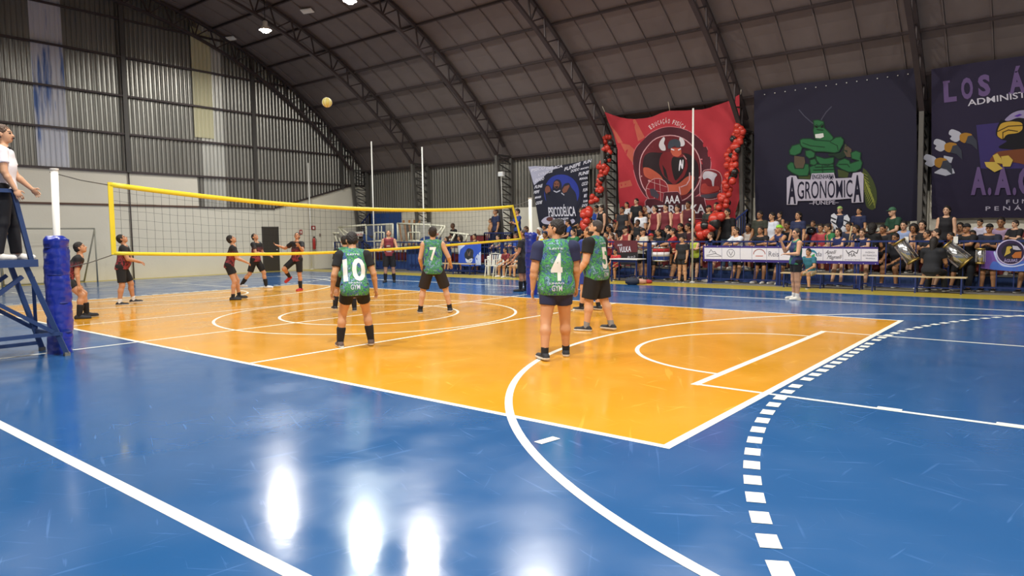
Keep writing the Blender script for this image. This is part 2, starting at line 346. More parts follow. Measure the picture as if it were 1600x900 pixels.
        if kind in ('long', 'curly', 'pony'):
            cuts = [(s.hl((0, .055, .05)), s.hR@nrm((0, .85, -.35)))]
            if kind == 'long': P += [C(s.hl((0, -.06, 0)), s.hl((0, -.085, -.24)), .085*k, .06*k, .04)]
            if kind == 'curly': P += [h((0, -.04, .02), (.115, .12, .125), .03), C(s.hl((0, -.06, -.03)), s.hl((0, -.07, -.15)), .1*k, .085*k, .04)]
            if kind == 'pony': P += [C(s.hl((0, -.1, .03)), s.hl((0, -.15, -.2)), .035*k, .02*k, .02)]
        if kind in ('cap', 'cap_back'):
            P = [h((0, -.012, .04), (.087, .106, .095))]; sgn = 1 if kind == 'cap' else -1
            cuts = [(s.hl((0, .0, .035)), s.hR@nrm((0, .1, -1)))]
            P.append(h((0, sgn*.11, .05), (.06, .07, .012), .01))
        if kind == 'beard':
            P = [h((0, .030, -.064), (.066, .064, .064)), h((0, .052, -.092), (.040, .038, .034))]; cuts = [(s.hl((0, .03, -.07)), s.hR@nrm((0, .15, 1))), (s.hl((0, -.01, -.08)), s.hR@nrm((0, -1, .2)))]
        V, Q = nets(P, cuts, min(s.vox, .009))
        if kind not in ('cap', 'cap_back') and len(V):
            c = s.J['head']; d = V-c; d /= np.linalg.norm(d, axis=1)[:, None]; am = .002 if kind in ('buzz', 'beard') else (.009 if kind == 'curly' else .0045)
            q = V*120/s.k; V = V+d*(np.sin(q[:, 0]*1.3+np.sin(q[:, 1]))*np.sin(q[:, 1]*1.1+q[:, 2])*am)[:, None]+d*(np.sin(q[:, 0]*2.9+q[:, 2]*2.3)*am*.5)[:, None]
        me = bpy.data.meshes.new('hair'); mesh_fill(me, V, Q); return me

def mesh_fill(me, V, Q):
    me.vertices.add(len(V)); me.vertices.foreach_set('co', np.asarray(V, np.float32).ravel())
    me.loops.add(len(Q)*4); me.loops.foreach_set('vertex_index', np.asarray(Q, np.int32).ravel())
    me.polygons.add(len(Q)); me.polygons.foreach_set('loop_start', np.arange(0, len(Q)*4, 4, dtype=np.int32))
    me.polygons.foreach_set('use_smooth', [True]*len(Q)); me.update(calc_edges=True)

def skin(tone): return mat('skin_%06x' % tone, tone, .55, 0, .08, 6)
EYE = None
def slots(o, mats):
    me = o.data
    while len(me.materials) < len(mats): me.materials.append(mats[len(me.materials)])
    for i, m in enumerate(mats):
        o.material_slots[i].link = 'OBJECT'; o.material_slots[i].material = m
def wear(root, name, me, mats, label=None, kind=None):
    o = obj(name, me, root); slots(o, mats if isinstance(mats, list) else [mats])
    if label: o['label'] = label
    return o
# ------------------------------------------------------------------ materials of the setting
def paint_floor(name, base, alt, rough):
    m = bpy.data.materials.new(name); m.use_nodes = True; nt = m.node_tree; N = nt.nodes; L = nt.links; b = N['Principled BSDF']
    geo = N.new('ShaderNodeNewGeometry')
    n1 = N.new('ShaderNodeTexNoise'); n1.inputs['Scale'].default_value = .35; n1.inputs['Detail'].default_value = 6; n1.inputs['Roughness'].default_value = .6
    L.new(geo.outputs['Position'], n1.inputs['Vector'])
    mx = N.new('ShaderNodeMix'); mx.data_type = 'RGBA'; mx.inputs[6].default_value = (*srgb(base), 1); mx.inputs[7].default_value = (*srgb(alt), 1); L.new(n1.outputs['Fac'], mx.inputs[0])
    cur = mx.outputs[2]
    # scuffs: short stretched streaks in several directions
    for i, (ang, sc, th, st) in enumerate(((20, 1.5, .66, .36), (100, 1.3, .66, .32), (150, 2.0, .66, .3), (62, 1.0, .67, .26))):
        mp = N.new('ShaderNodeMapping'); mp0 = N.new('ShaderNodeMapping'); mp0.inputs['Rotation'].default_value = (0, 0, R(ang)); L.new(geo.outputs['Position'], mp0.inputs['Vector'])
        mp.inputs['Scale'].default_value = (sc, sc*14, 1); mp.inputs['Location'].default_value = (i*7.3, i*3.1, 0)
        L.new(mp0.outputs[0], mp.inputs['Vector'])
        nn = N.new('ShaderNodeTexNoise'); nn.inputs['Scale'].default_value = 1.0; nn.inputs['Detail'].default_value = 3; nn.inputs['Distortion'].default_value = .6; L.new(mp.outputs[0], nn.inputs['Vector'])
        mr = N.new('ShaderNodeMapRange'); mr.inputs['From Min'].default_value = th; mr.inputs['From Max'].default_value = th+.06; mr.inputs['To Max'].default_value = st; L.new(nn.outputs['Fac'], mr.inputs['Value'])
        m2 = N.new('ShaderNodeMix'); m2.data_type = 'RGBA'; L.new(mr.outputs[0], m2.inputs[0]); L.new(cur, m2.inputs[6])
        m2.inputs[7].default_value = (*[min(1, c*1.6+.06) for c in srgb(base)], 1); cur = m2.outputs[2]
    L.new(cur, b.inputs['Base Color'])
    # worn gloss
    n3 = N.new('ShaderNodeTexNoise'); n3.inputs['Scale'].default_value = 1.3; n3.inputs['Detail'].default_value = 8; L.new(geo.outputs['Position'], n3.inputs['Vector'])
    mr = N.new('ShaderNodeMapRange'); mr.inputs['To Min'].default_value = rough-.05; mr.inputs['To Max'].default_value = rough+.11; mr.inputs['From Min'].default_value = .3; mr.inputs['From Max'].default_value = .7; L.new(n3.outputs['Fac'], mr.inputs['Value']); L.new(mr.outputs[0], b.inputs['Roughness'])
    n4 = N.new('ShaderNodeTexNoise'); n4.inputs['Scale'].default_value = 9; n4.inputs['Detail'].default_value = 5; L.new(geo.outputs['Position'], n4.inputs['Vector'])
    bp = N.new('ShaderNodeBump'); bp.inputs['Strength'].default_value = .12; bp.inputs['Distance'].default_value = .004; L.new(n4.outputs['Fac'], bp.inputs['Height']); L.new(bp.outputs[0], b.inputs['Normal'])
    b.inputs['IOR'].default_value = 1.7
    return m
def zinc(name, col, rough=.42, met=.55, streak=.35, stain=None, alpha=None):
    m = bpy.data.materials.new(name); m.use_nodes = True; nt = m.node_tree; N = nt.nodes; L = nt.links; b = N['Principled BSDF']
    geo = N.new('ShaderNodeNewGeometry'); mp = N.new('ShaderNodeMapping'); mp.inputs['Scale'].default_value = (1.6, 1.6, .18); L.new(geo.outputs['Position'], mp.inputs['Vector'])
    n = N.new('ShaderNodeTexNoise'); n.inputs['Scale'].default_value = 1.2; n.inputs['Detail'].default_value = 7; L.new(mp.outputs[0], n.inputs['Vector'])
    c = srgb(col); mx = N.new('ShaderNodeMix'); mx.data_type = 'RGBA'; mx.inputs[6].default_value = (*[x*(1-streak) for x in c], 1); mx.inputs[7].default_value = (*[x*(1+streak) for x in c], 1); L.new(n.outputs['Fac'], mx.inputs[0]); out = mx.outputs[2]
    if stain:
        n2 = N.new('ShaderNodeTexNoise'); n2.inputs['Scale'].default_value = .8; n2.inputs['Detail'].default_value = 6; mp2 = N.new('ShaderNodeMapping'); mp2.inputs['Scale'].default_value = (1, 5, .5); L.new(geo.outputs['Position'], mp2.inputs['Vector']); L.new(mp2.outputs[0], n2.inputs['Vector'])
        mr = N.new('ShaderNodeMapRange'); mr.inputs['From Min'].default_value = .56; mr.inputs['From Max'].default_value = .66; L.new(n2.outputs['Fac'], mr.inputs['Value'])
        m2 = N.new('ShaderNodeMix'); m2.data_type = 'RGBA'; L.new(mr.outputs[0], m2.inputs[0]); L.new(out, m2.inputs[6]); m2.inputs[7].default_value = (*srgb(stain), 1); out = m2.outputs[2]
    L.new(out, b.inputs['Base Color']); b.inputs['Roughness'].default_value = rough; b.inputs['Metallic'].default_value = met
    return m
M_blue = paint_floor('blue_court_paint', 0x2b5c92, 0x245285, .15)
M_orange = paint_floor('orange_court_paint', 0xdf9e28, 0xd59422, .14)
M_yel = mat('yellow_border_paint', 0xb5a23c, .3, 0, .12, 2)
M_line = mat('white_line_paint', 0xe9e6da, .4, 0, .08, 3)
M_conc = mat('grey_concrete', 0x77736c, .8, 0, .15, 3)
M_white = mat('white_wall_paint', 0xd3cdbf, .75, 0, .07, .9, .25, 14)
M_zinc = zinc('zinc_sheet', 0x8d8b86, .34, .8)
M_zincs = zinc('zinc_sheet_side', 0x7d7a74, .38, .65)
M_roof = zinc('roof_sheet', 0x776c6a, .62, .25, .14)
M_steel = mat('dark_grey_steel', 0x4b4846, .55, .3, .1, 5)
M_steel2 = mat('brown_primer_steel', 0x43393a, .6, .2, .1, 5)
M_chord = mat('grey_column_paint', 0x5b5854, .55, .2, .08, 4)
M_bsteel = mat('navy_blue_steel_paint', 0x1e2f68, .4, .2, .1, 9)
M_riserb = mat('blue_riser_paint', 0x27447e, .6, 0, .1, 3)
M_riserr = mat('dark_red_riser_paint', 0x7a2b2e, .6, 0, .1, 3)
M_black = mat('black', 0x101012, .7); M_bk = mat('black_fabric', 0x17171b, .85, 0, .15, 20)
M_rubber = mat('dark_shoe_upper', 0x24252b, .7); M_sole = mat('white_rubber_sole', 0xd8d5ce, .6)
M_wht = mat('white_enamel', 0xe4e2dc, .4)

# ------------------------------------------------------------------ floor
X0, X1, YN, YF = -18.3, 19.0, -14.8, 14.8
floor = box('floor', (X0, YN, -.12), (X1, YF, 0), M_conc, None, 'structure')
LZ = [0.0]
def flat(name, pts, m, z, parent=floor, th=.001):
    n = len(pts); V = [(x, y, z) for x, y in pts]; return mk(name, V, [tuple(range(n))], m, parent)
flat('blue_court', [(-17.2, -12.5), (X1-.5, -12.5), (X1-.5, 9.9), (-17.2, 9.9)], M_blue, .001)
for a, b, c, d in ((-17.2, 9.9, X1-.5, 11.35), (X0, -12.5, -17.2, 11.35)): flat('yellow_border', [(a, b), (c, b), (c, d), (a, d)], M_yel, .0012)
flat('orange_court', [(-9, -4.63), (9, -4.63), (9, 4.63), (-9, 4.63)], M_orange, .0018)
def fline(x0, y0, x1, y1, wd=.07, z=.0026):
    d = Vector((x1-x0, y1-y0)).normalized(); n = Vector((-d.y, d.x))*wd/2; e = d*wd/2
    flat('court_line', [(x0-n.x-e.x, y0-n.y-e.y), (x1-n.x+e.x, y1-n.y+e.y), (x1+n.x+e.x, y1+n.y+e.y), (x0+n.x-e.x, y0+n.y-e.y)], M_line, z)
def farc(cx, cy, r, a0, a1, wd=.07, z=.0032, n=72):
    V = []; F = []
    for i in range(n+1):
        a = R(a0+(a1-a0)*i/n)
        for q in (r-wd/2, r+wd/2): V.append((cx+q*math.cos(a), cy+q*math.sin(a), z))
    for i in range(n): F.append((2*i, 2*i+1, 2*i+3, 2*i+2))
    mk('court_line', V, F, M_line, floor)
W_, A_, S_ = 4.63, 3.15, 7.53
for s in (-1, 1):
    fline(-9, s*W_, 9, s*W_); fline(s*9, -W_, s*9, W_, .08, .0036); fline(s*A_, -W_, s*A_, W_, .06, .0028)
    fline(-14, s*S_, 14, s*S_, .085); fline(s*14, -S_, s*14, S_, .07, .0036)
    for t in (-1, 1): fline(s*8.26, t*2.44, s*14, t*2.44, .06, .003)
    fline(s*8.26, -2.44, s*8.26, 2.44, .09, .0034)
    c = 0 if s < 0 else 180
    farc(s*8.26, 0, 1.79, c-90, c+90, .06)
    th = math.degrees(math.asin(6.74/6.75)); farc(s*12.385, 0, 6.745, c-90, c+90, .075, .0036, 110)
    for t in (-1, 1): fline(s*12.385, t*6.745, s*14, t*6.745, .07, .003)
    # dashed nine metre line
    pts = []; Rr = 9.0
    arc_len = R(64)*Rr; n = int(arc_len/.31)
    for i in range(-5, 6): pts.append((9.13, i*.3, 90))
    for t in (-1, 1):
        for i in range(1, n):
            a = i*.31/Rr; pts.append((18.13-Rr*math.cos(a), t*(1.5+.12+Rr*math.sin(a)), 90+t*math.degrees(a)*1))
    for x, y, a in pts:
        a = R(90)-(R(a)-R(90)); dx, dy = math.cos(a), math.sin(a); l, h = .085, .055
        flat('line_dash', [(s*(x+u*l*dx-v*h*dy), y+u*l*dy+v*h*dx) for u, v in (((-1, -1), (1, -1), (1, 1), (-1, 1)) if s > 0 else ((-1, -1), (-1, 1), (1, 1), (1, -1)))], M_line, .0044)
fline(0, -S_, 0, S_, .06, .003)
farc(0, 0, 3.02, 0, 360, .055); farc(0, 0, 1.81, 0, 360, .055)
fline(8.17, -5.1, 8.19, -4.98, .085, .0046)
for q in ((10.1, -2.4), (11.0, -2.4)): fline(q[0]-.06, q[1], q[0]+.06, q[1], .08, .0047)
# ------------------------------------------------------------------ end wall (left)
ZC, RR = -7.7, 19.38
def roofz(y, r=RR): return ZC+math.sqrt(max(0, r*r-y*y))
wl = empty('wall_left', (0, 0, 0)); wl['kind'] = 'structure'
XW = -18.0
mk('masonry', *(lambda P: ([(XW, y, z) for y, z in P]+[(XW-.2, y, z) for y, z in P], [tuple(range(len(P)))]+[tuple(range(len(P), 2*len(P)))[::-1]]+[(i, i+len(P), (i+1) % len(P)+len(P), (i+1) % len(P)) for i in range(len(P))]))
   ([(-14.8, 0), (14.75, 0), (14.75, 4.2), (13.66, 4.15), (9.33, 2.94), (5.65, 2.9), (5.63, 4.22), (-14.8, 4.22)]), M_white, wl)
random.seed(5)
per = .172
M_fib = zinc('fibreglass_sheet', 0xb7b292, .5, 0, .12); M_trans = zinc('stained_translucent_sheet', 0xb9bac4, .5, 0, .2, 0x4a66a0); M_bright = zinc('bright_zinc_sheet', 0xc0bfb9, .35, .5)
def corr(name, y0, n, zlo, zhi, x, m, parent, axis='y', amp=.035, depth_dir=1):
    """n ribs; zlo, zhi functions of the running coordinate"""
    V = []; F = []; prof = ((0, 0), (.3, .0), (.42, .18), (.52, .72), (.6, .97), (.68, .97), (.76, .72), (.86, .18))
    q = [(y0+(i+a)*per, b*amp*depth_dir) for i in range(n) for a, b in prof]+[(y0+n*per, 0)]
    for y, d in q:
        for z in (zlo(y), max(zlo(y)+.01, zhi(y))): V.append((x+d, y, z) if axis == 'y' else (y, x+d, z))
    for i in range(len(q)-1): F.append((2*i, 2*i+2, 2*i+3, 2*i+1))
    return mk(name, V, F, m, parent, True)
wt = lambda y: 4.2 if y < 5.64 else (2.9 if y < 9.33 else min(4.15, 2.92+(y-9.33)*.28))
y = -14.7
while y < 14.7:
    n = 6 if y+6*per < 14.7 else max(1, int((14.75-y)/per))
    mm = M_zinc
    if -.75 < y+.5 < .25: mm = M_trans
    if 5.6 < y+.5 < 6.6: mm = M_fib if False else M_bright
    corr('zinc_sheet', y, n, lambda q: wt(q)-.02, lambda q: roofz(q)-.02, XW-.06, mm, wl)
    y += n*per
fib = corr('fibreglass_sheet', 5.62, 5, lambda q: 5.9, lambda q: roofz(q)-.3, XW-.02, M_fib, wl)
def girt(z, y0, y1, h=.07): box('girt', (XW+.0, y0, z-h/2), (XW+.09, y1, z+h/2), M_steel2, wl)
for z in (4.24, 5.72, 7.2, 8.7, 10.15):
    ye = min(14.6, math.sqrt(max(0, (RR-.2)**2-(z-ZC)**2)) if z < 11 else 0)
    girt(z, -ye, ye)
box('girt', (XW, -14, 2.9), (XW+.05, 5.7, 2.97), mat('brown_trim', 0x5a4034, .7), wl)
box('girt', (XW, 5.6, 2.9), (XW+.06, 9.3, 2.95), M_steel2, wl)
bar('girt', (XW+.04, 9.33, 2.98), (XW+.04, 13.7, 4.2), .07, M_steel2, wl)
for yy in (-8.2, -2.7, 2.82, 8.35, 13.2): box('wall_column', (XW, yy-.08, wt(yy)+.02), (XW+.12, yy+.08, roofz(yy)-.1), M_steel, wl)
tube('wall_pipe', [(XW+.06, 2.82, 0), (XW+.06, 2.82, 4.2)], .025, M_steel2, wl)
dr = box('door_1', (XW-.02, 8.63, .02), (XW+.03, 9.4, 2.04), mat('dark_brown_door', 0x3a342e, .6), None, 'structure')
box('door_frame', (XW, 8.58, .02), (XW+.04, 8.63, 2.09), M_steel, dr); box('door_frame', (XW, 9.4, .02), (XW+.04, 9.45, 2.09), M_steel, dr); box('door_frame', (XW, 8.58, 2.04), (XW+.04, 9.45, 2.09), M_steel, dr)
MB().ball((XW+.07, 9.3, 1.0), .03).make('door_handle', M_wht, dr, True)
# ------------------------------------------------------------------ side wall with the stands, plus the two unseen walls
wf = empty('wall_far', (0, 0, 0)); wf['kind'] = 'structure'
box('masonry', (X0, YF, 0), (X1, YF+.2, 2.78), M_white, wf)
for cx_ in (2.62, 7.85, 13.1):
    for q in (-.36, .14): box('pilaster', (cx_+q, 14.62, 0), (cx_+q+.2, YF, 2.95), M_white, wf)
x = X0
while x < X1-.2:
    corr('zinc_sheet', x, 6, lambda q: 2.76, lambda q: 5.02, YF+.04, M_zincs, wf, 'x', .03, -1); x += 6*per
box('eave_beam', (X0, YF-.12, 4.93), (X1, YF, 5.03), M_steel2, wf)
a = atY(578, 332, YF-.02); b = atY(628, 378, YF-.02); box('blue_panel', (a[0], YF-.03, b[2]), (b[0], YF, 2.78), mat('blue_panel_paint', 0x23447f, .6, 0, .08, 2), wf)
wn = box('wall_near', (X0, YN-.2, 0), (X1, YN, 5.0), M_white, None, 'structure')
wr = empty('wall_right', (0, 0, 0)); wr['kind'] = 'structure'
box('masonry', (X1, YN, 0), (X1+.2, YF, 4.2), M_white, wr); ys = [YN+i*(29.6/24) for i in range(25)]
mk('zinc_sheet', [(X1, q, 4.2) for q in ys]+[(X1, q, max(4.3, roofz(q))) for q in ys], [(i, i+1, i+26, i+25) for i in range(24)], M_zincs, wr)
# ------------------------------------------------------------------ roof: sheets, purlins, lattice arches
ceil = empty('ceiling', (0, 0, 0)); ceil['kind'] = 'structure'
def cyl(x, a, r=RR): return (x, r*math.sin(R(a)), ZC+r*math.cos(R(a)))
PUR = [49.0-4.22*i for i in range(24)]; PUR = [a for a in PUR if a > -51]
sheets = 0; rest = MB()
for i in range(len(PUR)-1):
    a0, a1 = PUR[i], PUR[i+1]
    xs = X0
    while xs < X1:
        xe = min(xs+1.03, X1)
        vis = i < 10 and xs < 12
        rr0 = RR+.012*random.random(); V = [cyl(xs+.012, a0, rr0), cyl(xe, a0, rr0), cyl(xe, (a0+a1)/2, rr0+.01), cyl(xe, a1, rr0), cyl(xs+.012, a1, rr0), cyl(xs+.012, (a0+a1)/2, rr0+.01)]
        V += [cyl(xe-.03, a0, rr0-.035), cyl(xe, a0, rr0-.035), cyl(xe, a1, rr0-.035), cyl(xe-.03, a1, rr0-.035)]
        F = [(0, 1, 2, 5), (5, 2, 3, 4), (6, 7, 8, 9), (6, 9, 3, 1)]
        if vis: mk('roof_sheet', V, F, M_roof, ceil)
        else: rest.add(V, F)
        xs = xe
rest.make('roof_sheet_field', M_roof, ceil, False, 'stuff')
mk('outer_skin', [cyl(q, a, RR+.06) for q in (X0-.2, X1+.2) for a in [-54+3*j for j in range(37)]], [(j, j+1, j+38, j+37) for j in range(36)], M_roof, ceil)
for a in PUR:
    c = cyl(0, a, RR-.07); nrm_ = (0, math.sin(R(a)), math.cos(R(a)))
    MB().bar((X0, c[1], c[2]), (X1, c[1], c[2]), .05, .10, nrm_).make('purlin', M_steel2, ceil)
AX = [-17.72, -13.15, -7.95, -2.7, 2.62, 7.85, 13.1, 18.3]
ARL = ['against the corrugated end wall, at the far left', 'first one in from the corrugated end wall', 'landing left of the black and white banner', 'landing at the left edge of the red banner', 'landing at the right edge of the red banner', 'landing between the grasshopper and eagle banners', 'nearest one overhead at the right', 'last one at the right end of the hall']
for ai, ax_ in enumerate(AX):
    tr = empty('roof_truss', (ax_, 0, 0), 0, 'curved steel lattice roof truss, '+ARL[ai], 'roof truss', None)
    RO, RI = RR-.12, 18.62; A = 47.2
    def arcbar(name, r, w_, h_):
        n = 48; V = []; F = []
        for j in range(n+1):
            a = -A+2*A*j/n
            for dx, dr_ in ((-w_/2, -h_/2), (w_/2, -h_/2), (w_/2, h_/2), (-w_/2, h_/2)): c = cyl(dx, a, r+dr_); V.append(c)
        for j in range(n):
            for q in range(4): F.append((4*j+q, 4*j+(q+1) % 4, 4*j+4+(q+1) % 4, 4*j+4+q))
        F += [(0, 3, 2, 1), (4*n, 4*n+1, 4*n+2, 4*n+3)]
        mk(name, V, F, M_steel2, tr)
    arcbar('upper_chord', RO, .13, .09); arcbar('lower_chord', RI, .14, .09)
    nb = 64; da = 2*A/nb
    for j in range(nb):
        a = -A+da*j
        p = Vector(cyl(0, a, RI)); q = Vector(cyl(0, a+da, RO)) 
        if j % 2: p = Vector(cyl(0, a, RO)); q = Vector(cyl(0, a+da, RI))
        if a+da > -12 or True: bar('web_bar', p, q, .045, M_steel2, tr)
        if j % 4 == 0: bar('web_bar', cyl(0, a, RI), cyl(0, a, RO), .045, M_steel2, tr)
    for sd in (1, -1):
        pi = Vector(cyl(0, 47.2*sd, RI)); po = Vector(cyl(0, 47.2*sd, RO)); yo = 14.62*sd; yi = 14.05*sd; zt = 5.0
        if ai == 0: yi = 14.2*sd
        bar('inner_column_chord', (0, 13.62*sd, zt-.02), (0, yi, 0), .15, M_chord, tr, .12)
        bar('outer_column_chord', (0, yo, zt), (0, yo, 0), .15, M_chord, tr, .12)
        bar('web_bar', (0, 13.62*sd, zt), (0, yo, zt), .07, M_steel, tr)
        m = 15
        for j in range(m):
            z0 = zt-zt*j/m; z1 = zt-zt*(j+1)/m; t0 = j/m; t1 = (j+1)/m
            a = (0, (13.62+t0*(abs(yi)-13.62))*sd, z0); b = (0, yo, z1)
            bar('web_bar', a, b, .04, M_steel, tr)
            bar('web_bar', (0, (13.62+t1*(abs(yi)-13.62))*sd, z1), b, .04, M_steel, tr)
# lamps
M_lamp = mat('lit_lamp_glass', 0xfff6e8, .3, emit=60)
LL = ['leftmost bright lamp hanging under the roof near the end wall', 'greenish white lamp second from the end wall at the top edge', 'lamp hanging close beside the greenish one', 'lamp over the far side, fourth from the end wall', 'lamp over the far side, fifth from the end wall', 'lamp over the far side, nearest the right end', 'lamp over the near side, first from the end wall', 'lamp over the near side, second from the end wall', 'lamp over the near side, third from the end wall', 'lamp over the near side, fourth from the end wall', 'lamp over the near side, fifth from the end wall', 'lamp over the near side, nearest the right end']
for i, (lx, ly, lz) in enumerate(LAMPS):
    t = empty('ceiling_lamp', (lx, ly, lz), 0, 'lit '+LL[i], 'lamp', None)
    MB().lathe([(.05, .34), (.09, .3), (.1, .16), (.2, .05), (.24, -.02), (.235, -.02), (.19, .045), (.08, .14)], 24).make('reflector', M_wht, t, True)
    MB().ball((0, 0, -.0), .17, 20, 12, (1, 1, .7)).make('bulb', M_lamp, t, True)
    tube('cord', [(0, 0, .33), (0, 0, roofz(ly)-lz-.05)], .012, M_black, t)
    L = bpy.data.lights.new('lamp_light', 'AREA'); L.shape = 'DISK'; L.size = .5; L.energy = LAMP_W*LAMP_K[i]; L.spread = R(170)
    L.color = (1, .97, .9) if i != 1 else (.92, 1, .93)
    o = bpy.data.objects.new('lamp_light', L); COL.objects.link(o); o.parent = t; o.location = (0, 0, -.16)
# two small white fixtures on the roof sheets
for (u, v), w_ in (((360, 60), 'near the leftmost lamp'), ((480, 17), 'just left of the greenish lamp')):
    d = ray(u, v); o_ = CP; Aq = d[1]**2+d[2]**2; Bq = 2*(o_[1]*d[1]+(o_[2]-ZC)*d[2]); Cq = o_[1]**2+(o_[2]-ZC)**2-(RR-.08)**2
    p = o_+d*((-Bq+math.sqrt(Bq*Bq-4*Aq*Cq))/(2*Aq)); tt = empty('vent_patch', p, 0, 'small white plate fixed under the roof sheets '+w_, 'vent'); tt.rotation_euler = (-math.atan2(p[1], p[2]-ZC), 0, .3)
    MB().box((-.25, -.12, -.02), (.25, .12, .01)).make('plate', M_wht, tt); MB().box((-.2, -.08, -.035), (.2, .08, -.02)).make('cover', M_wht, tt)
# ------------------------------------------------------------------ stands
st = empty('floor_stand', (0, 0, 0)); st.name = 'trim_1'; st['kind'] = 'structure'
TY = [12.75, 13.3, 13.85, 14.35]
xa, xb = -10.2, X1
for i, ty in enumerate(TY):
    box('riser', (xa+.0, ty, .4*i), (xb, YF-.001 if False else 14.78, .4*i+.4), (M_riserb, M_riserr)[i % 2], st)
    box('tread', (xa, ty-.02, .4*i+.4-.03), (xb, 14.79, .4*i+.405), M_conc, st)
box('riser', (-16.5, 13.3, 0), (-10.2, 14.78, .4), M_riserb, st); box('riser', (-16.5, 13.9, .4), (-10.2, 14.78, .8), M_riserr, st)
box('tread', (-16.5, 13.28, .38), (-10.2, 14.79, .405), M_conc, st); box('tread', (-16.5, 13.88, .78), (-10.2, 14.79, .805), M_conc, st)
from mathutils.geometry import tessellate_polygon
# ------------------------------------------------------------------ flat things hung on planes (banners, flags): cloth follows a fold function
class Cloth:
    def __init__(s, name, Y, fold, label, cat, group=None, k=0.0):
        s.k = k; s.Yp = Y; s.Y = Y if not k else 13.6; s.fold = fold; s.root = empty(name, (0, s.Y, 0), 0, label, cat, group)
    def at(s, u, v):
        d = ray(u, v); t = (s.Yp+s.k*CP[2]-CP[1])/(d[1]-s.k*d[2]); return CP+d*t
    def poly(s, name, polys, m, layer=0, px=True, cut=None, th=0, label=None):
        tris = []
        for P in polys:
            if len(P) > 6 and name not in ('cloth', 'name_plate', 'plate_edge', 'white_field', 'stripe') and len(P) < 30:
                for _ in range(2):
                    P = [q for i in range(len(P)) for q in ((P[i][0]*.8+P[(i+1) % len(P)][0]*.2, P[i][1]*.8+P[(i+1) % len(P)][1]*.2), (P[i][0]*.2+P[(i+1) % len(P)][0]*.8, P[i][1]*.2+P[(i+1) % len(P)][1]*.8))]
            pts = [s.at(u, v) for u, v in P] if px else [(x, s.Y, z) for x, z in P]
            pp = [(p[0], p[2]) for p in pts]
            for t in tessellate_polygon([[Vector((x, z, 0)) for x, z in pp]]): tris.append([pp[i] for i in t])
        s._fin(tris, name, m, layer, label)
    def _fin(s, tris, name, m, layer, label=None):
        out = tris
        if s.fold:
            for ax_, st_ in ((0, .15), (1, .3)):
                nx = []
                for P in out:
                    lo = min(p[ax_] for p in P); hi = max(p[ax_] for p in P); q = (math.floor(lo/st_)+1)*st_
                    while q < hi-1e-6:
                        A, B = [], []
                        for i in range(len(P)):
                            p0, p1 = P[i], P[(i+1) % len(P)]
                            if p0[ax_] <= q: A.append(p0)
                            if p0[ax_] >= q: B.append(p0)
                            if (p0[ax_]-q)*(p1[ax_]-q) < 0:
                                t = (q-p0[ax_])/(p1[ax_]-p0[ax_]); c = (p0[0]+(p1[0]-p0[0])*t, p0[1]+(p1[1]-p0[1])*t); A.append(c); B.append(c)
                        if len(A) > 2: nx.append(A)
                        P = B
                        if len(P) < 3: break
                        q += st_
                    if len(P) > 2: nx.append(P)
                out = nx
        V = []; F = []; idx = {}
        for P in out:
            f = []
            for x, z in P:
                k_ = (round(x, 5), round(z, 5))
                if k_ not in idx: idx[k_] = len(V); V.append((x, (s.fold(x, z) if s.fold else 0)-layer*.0035+(s.Yp-s.Y)+s.k*z, z))
                if idx[k_] not in f: f.append(idx[k_])
            if len(f) < 3: continue
            ar = sum(V[f[i]][0]*V[f[(i+1) % len(f)]][2]-V[f[(i+1) % len(f)]][0]*V[f[i]][2] for i in range(len(f)))
            F.append(f if ar > 0 else f[::-1])
        o = mk(name, V, F, m, s.root, name in ('cloth',))
        if label: o['label'] = label
    def text(s, txt, p0, p1, h, m, layer=3, up=None, **k):
        """px: baseline start, baseline end, height; up = px vector of the cap height"""
        v, f = text2d(txt, **k); up = up or (0, -h); pp = []
        for a, b in v:
            q = s.at(p0[0]+(p1[0]-p0[0])*a+up[0]*b, p0[1]+(p1[1]-p0[1])*a+up[1]*b); pp.append((q[0], q[2]))
        s._fin([[pp[i] for i in q] for q in f], 'lettering', m, layer)
def scl(P, ox, oy, f): return [(ox+x/f, oy+y/f) for x, y in P]
def ell(cx, cy, rx, ry, n=40, a0=0, a1=360): return [(cx+rx*math.cos(R(a0+(a1-a0)*i/n)), cy+ry*math.sin(R(a0+(a1-a0)*i/n))) for i in range(n if a1-a0 == 360 else n+1)]
def stroke(P, wd, closed=False):
    out = []; n = len(P)
    for i in range(n if closed else n-1):
        a = P[i]; b = P[(i+1) % n]; L = math.hypot(b[0]-a[0], b[1]-a[1]) or 1; nx, ny = -(b[1]-a[1])/L*wd/2, (b[0]-a[0])/L*wd/2; ex, ey = (b[0]-a[0])/L*wd*.3, (b[1]-a[1])/L*wd*.3
        out.append([(a[0]+nx-ex, a[1]+ny-ey), (b[0]+nx+ex, b[1]+ny+ey), (b[0]-nx+ex, b[1]-ny+ey), (a[0]-nx-ex, a[1]-ny-ey)])
    return out
def cl(h, r=.8): return mat('cloth_%06x' % h, h, r, 0, .06, 6)

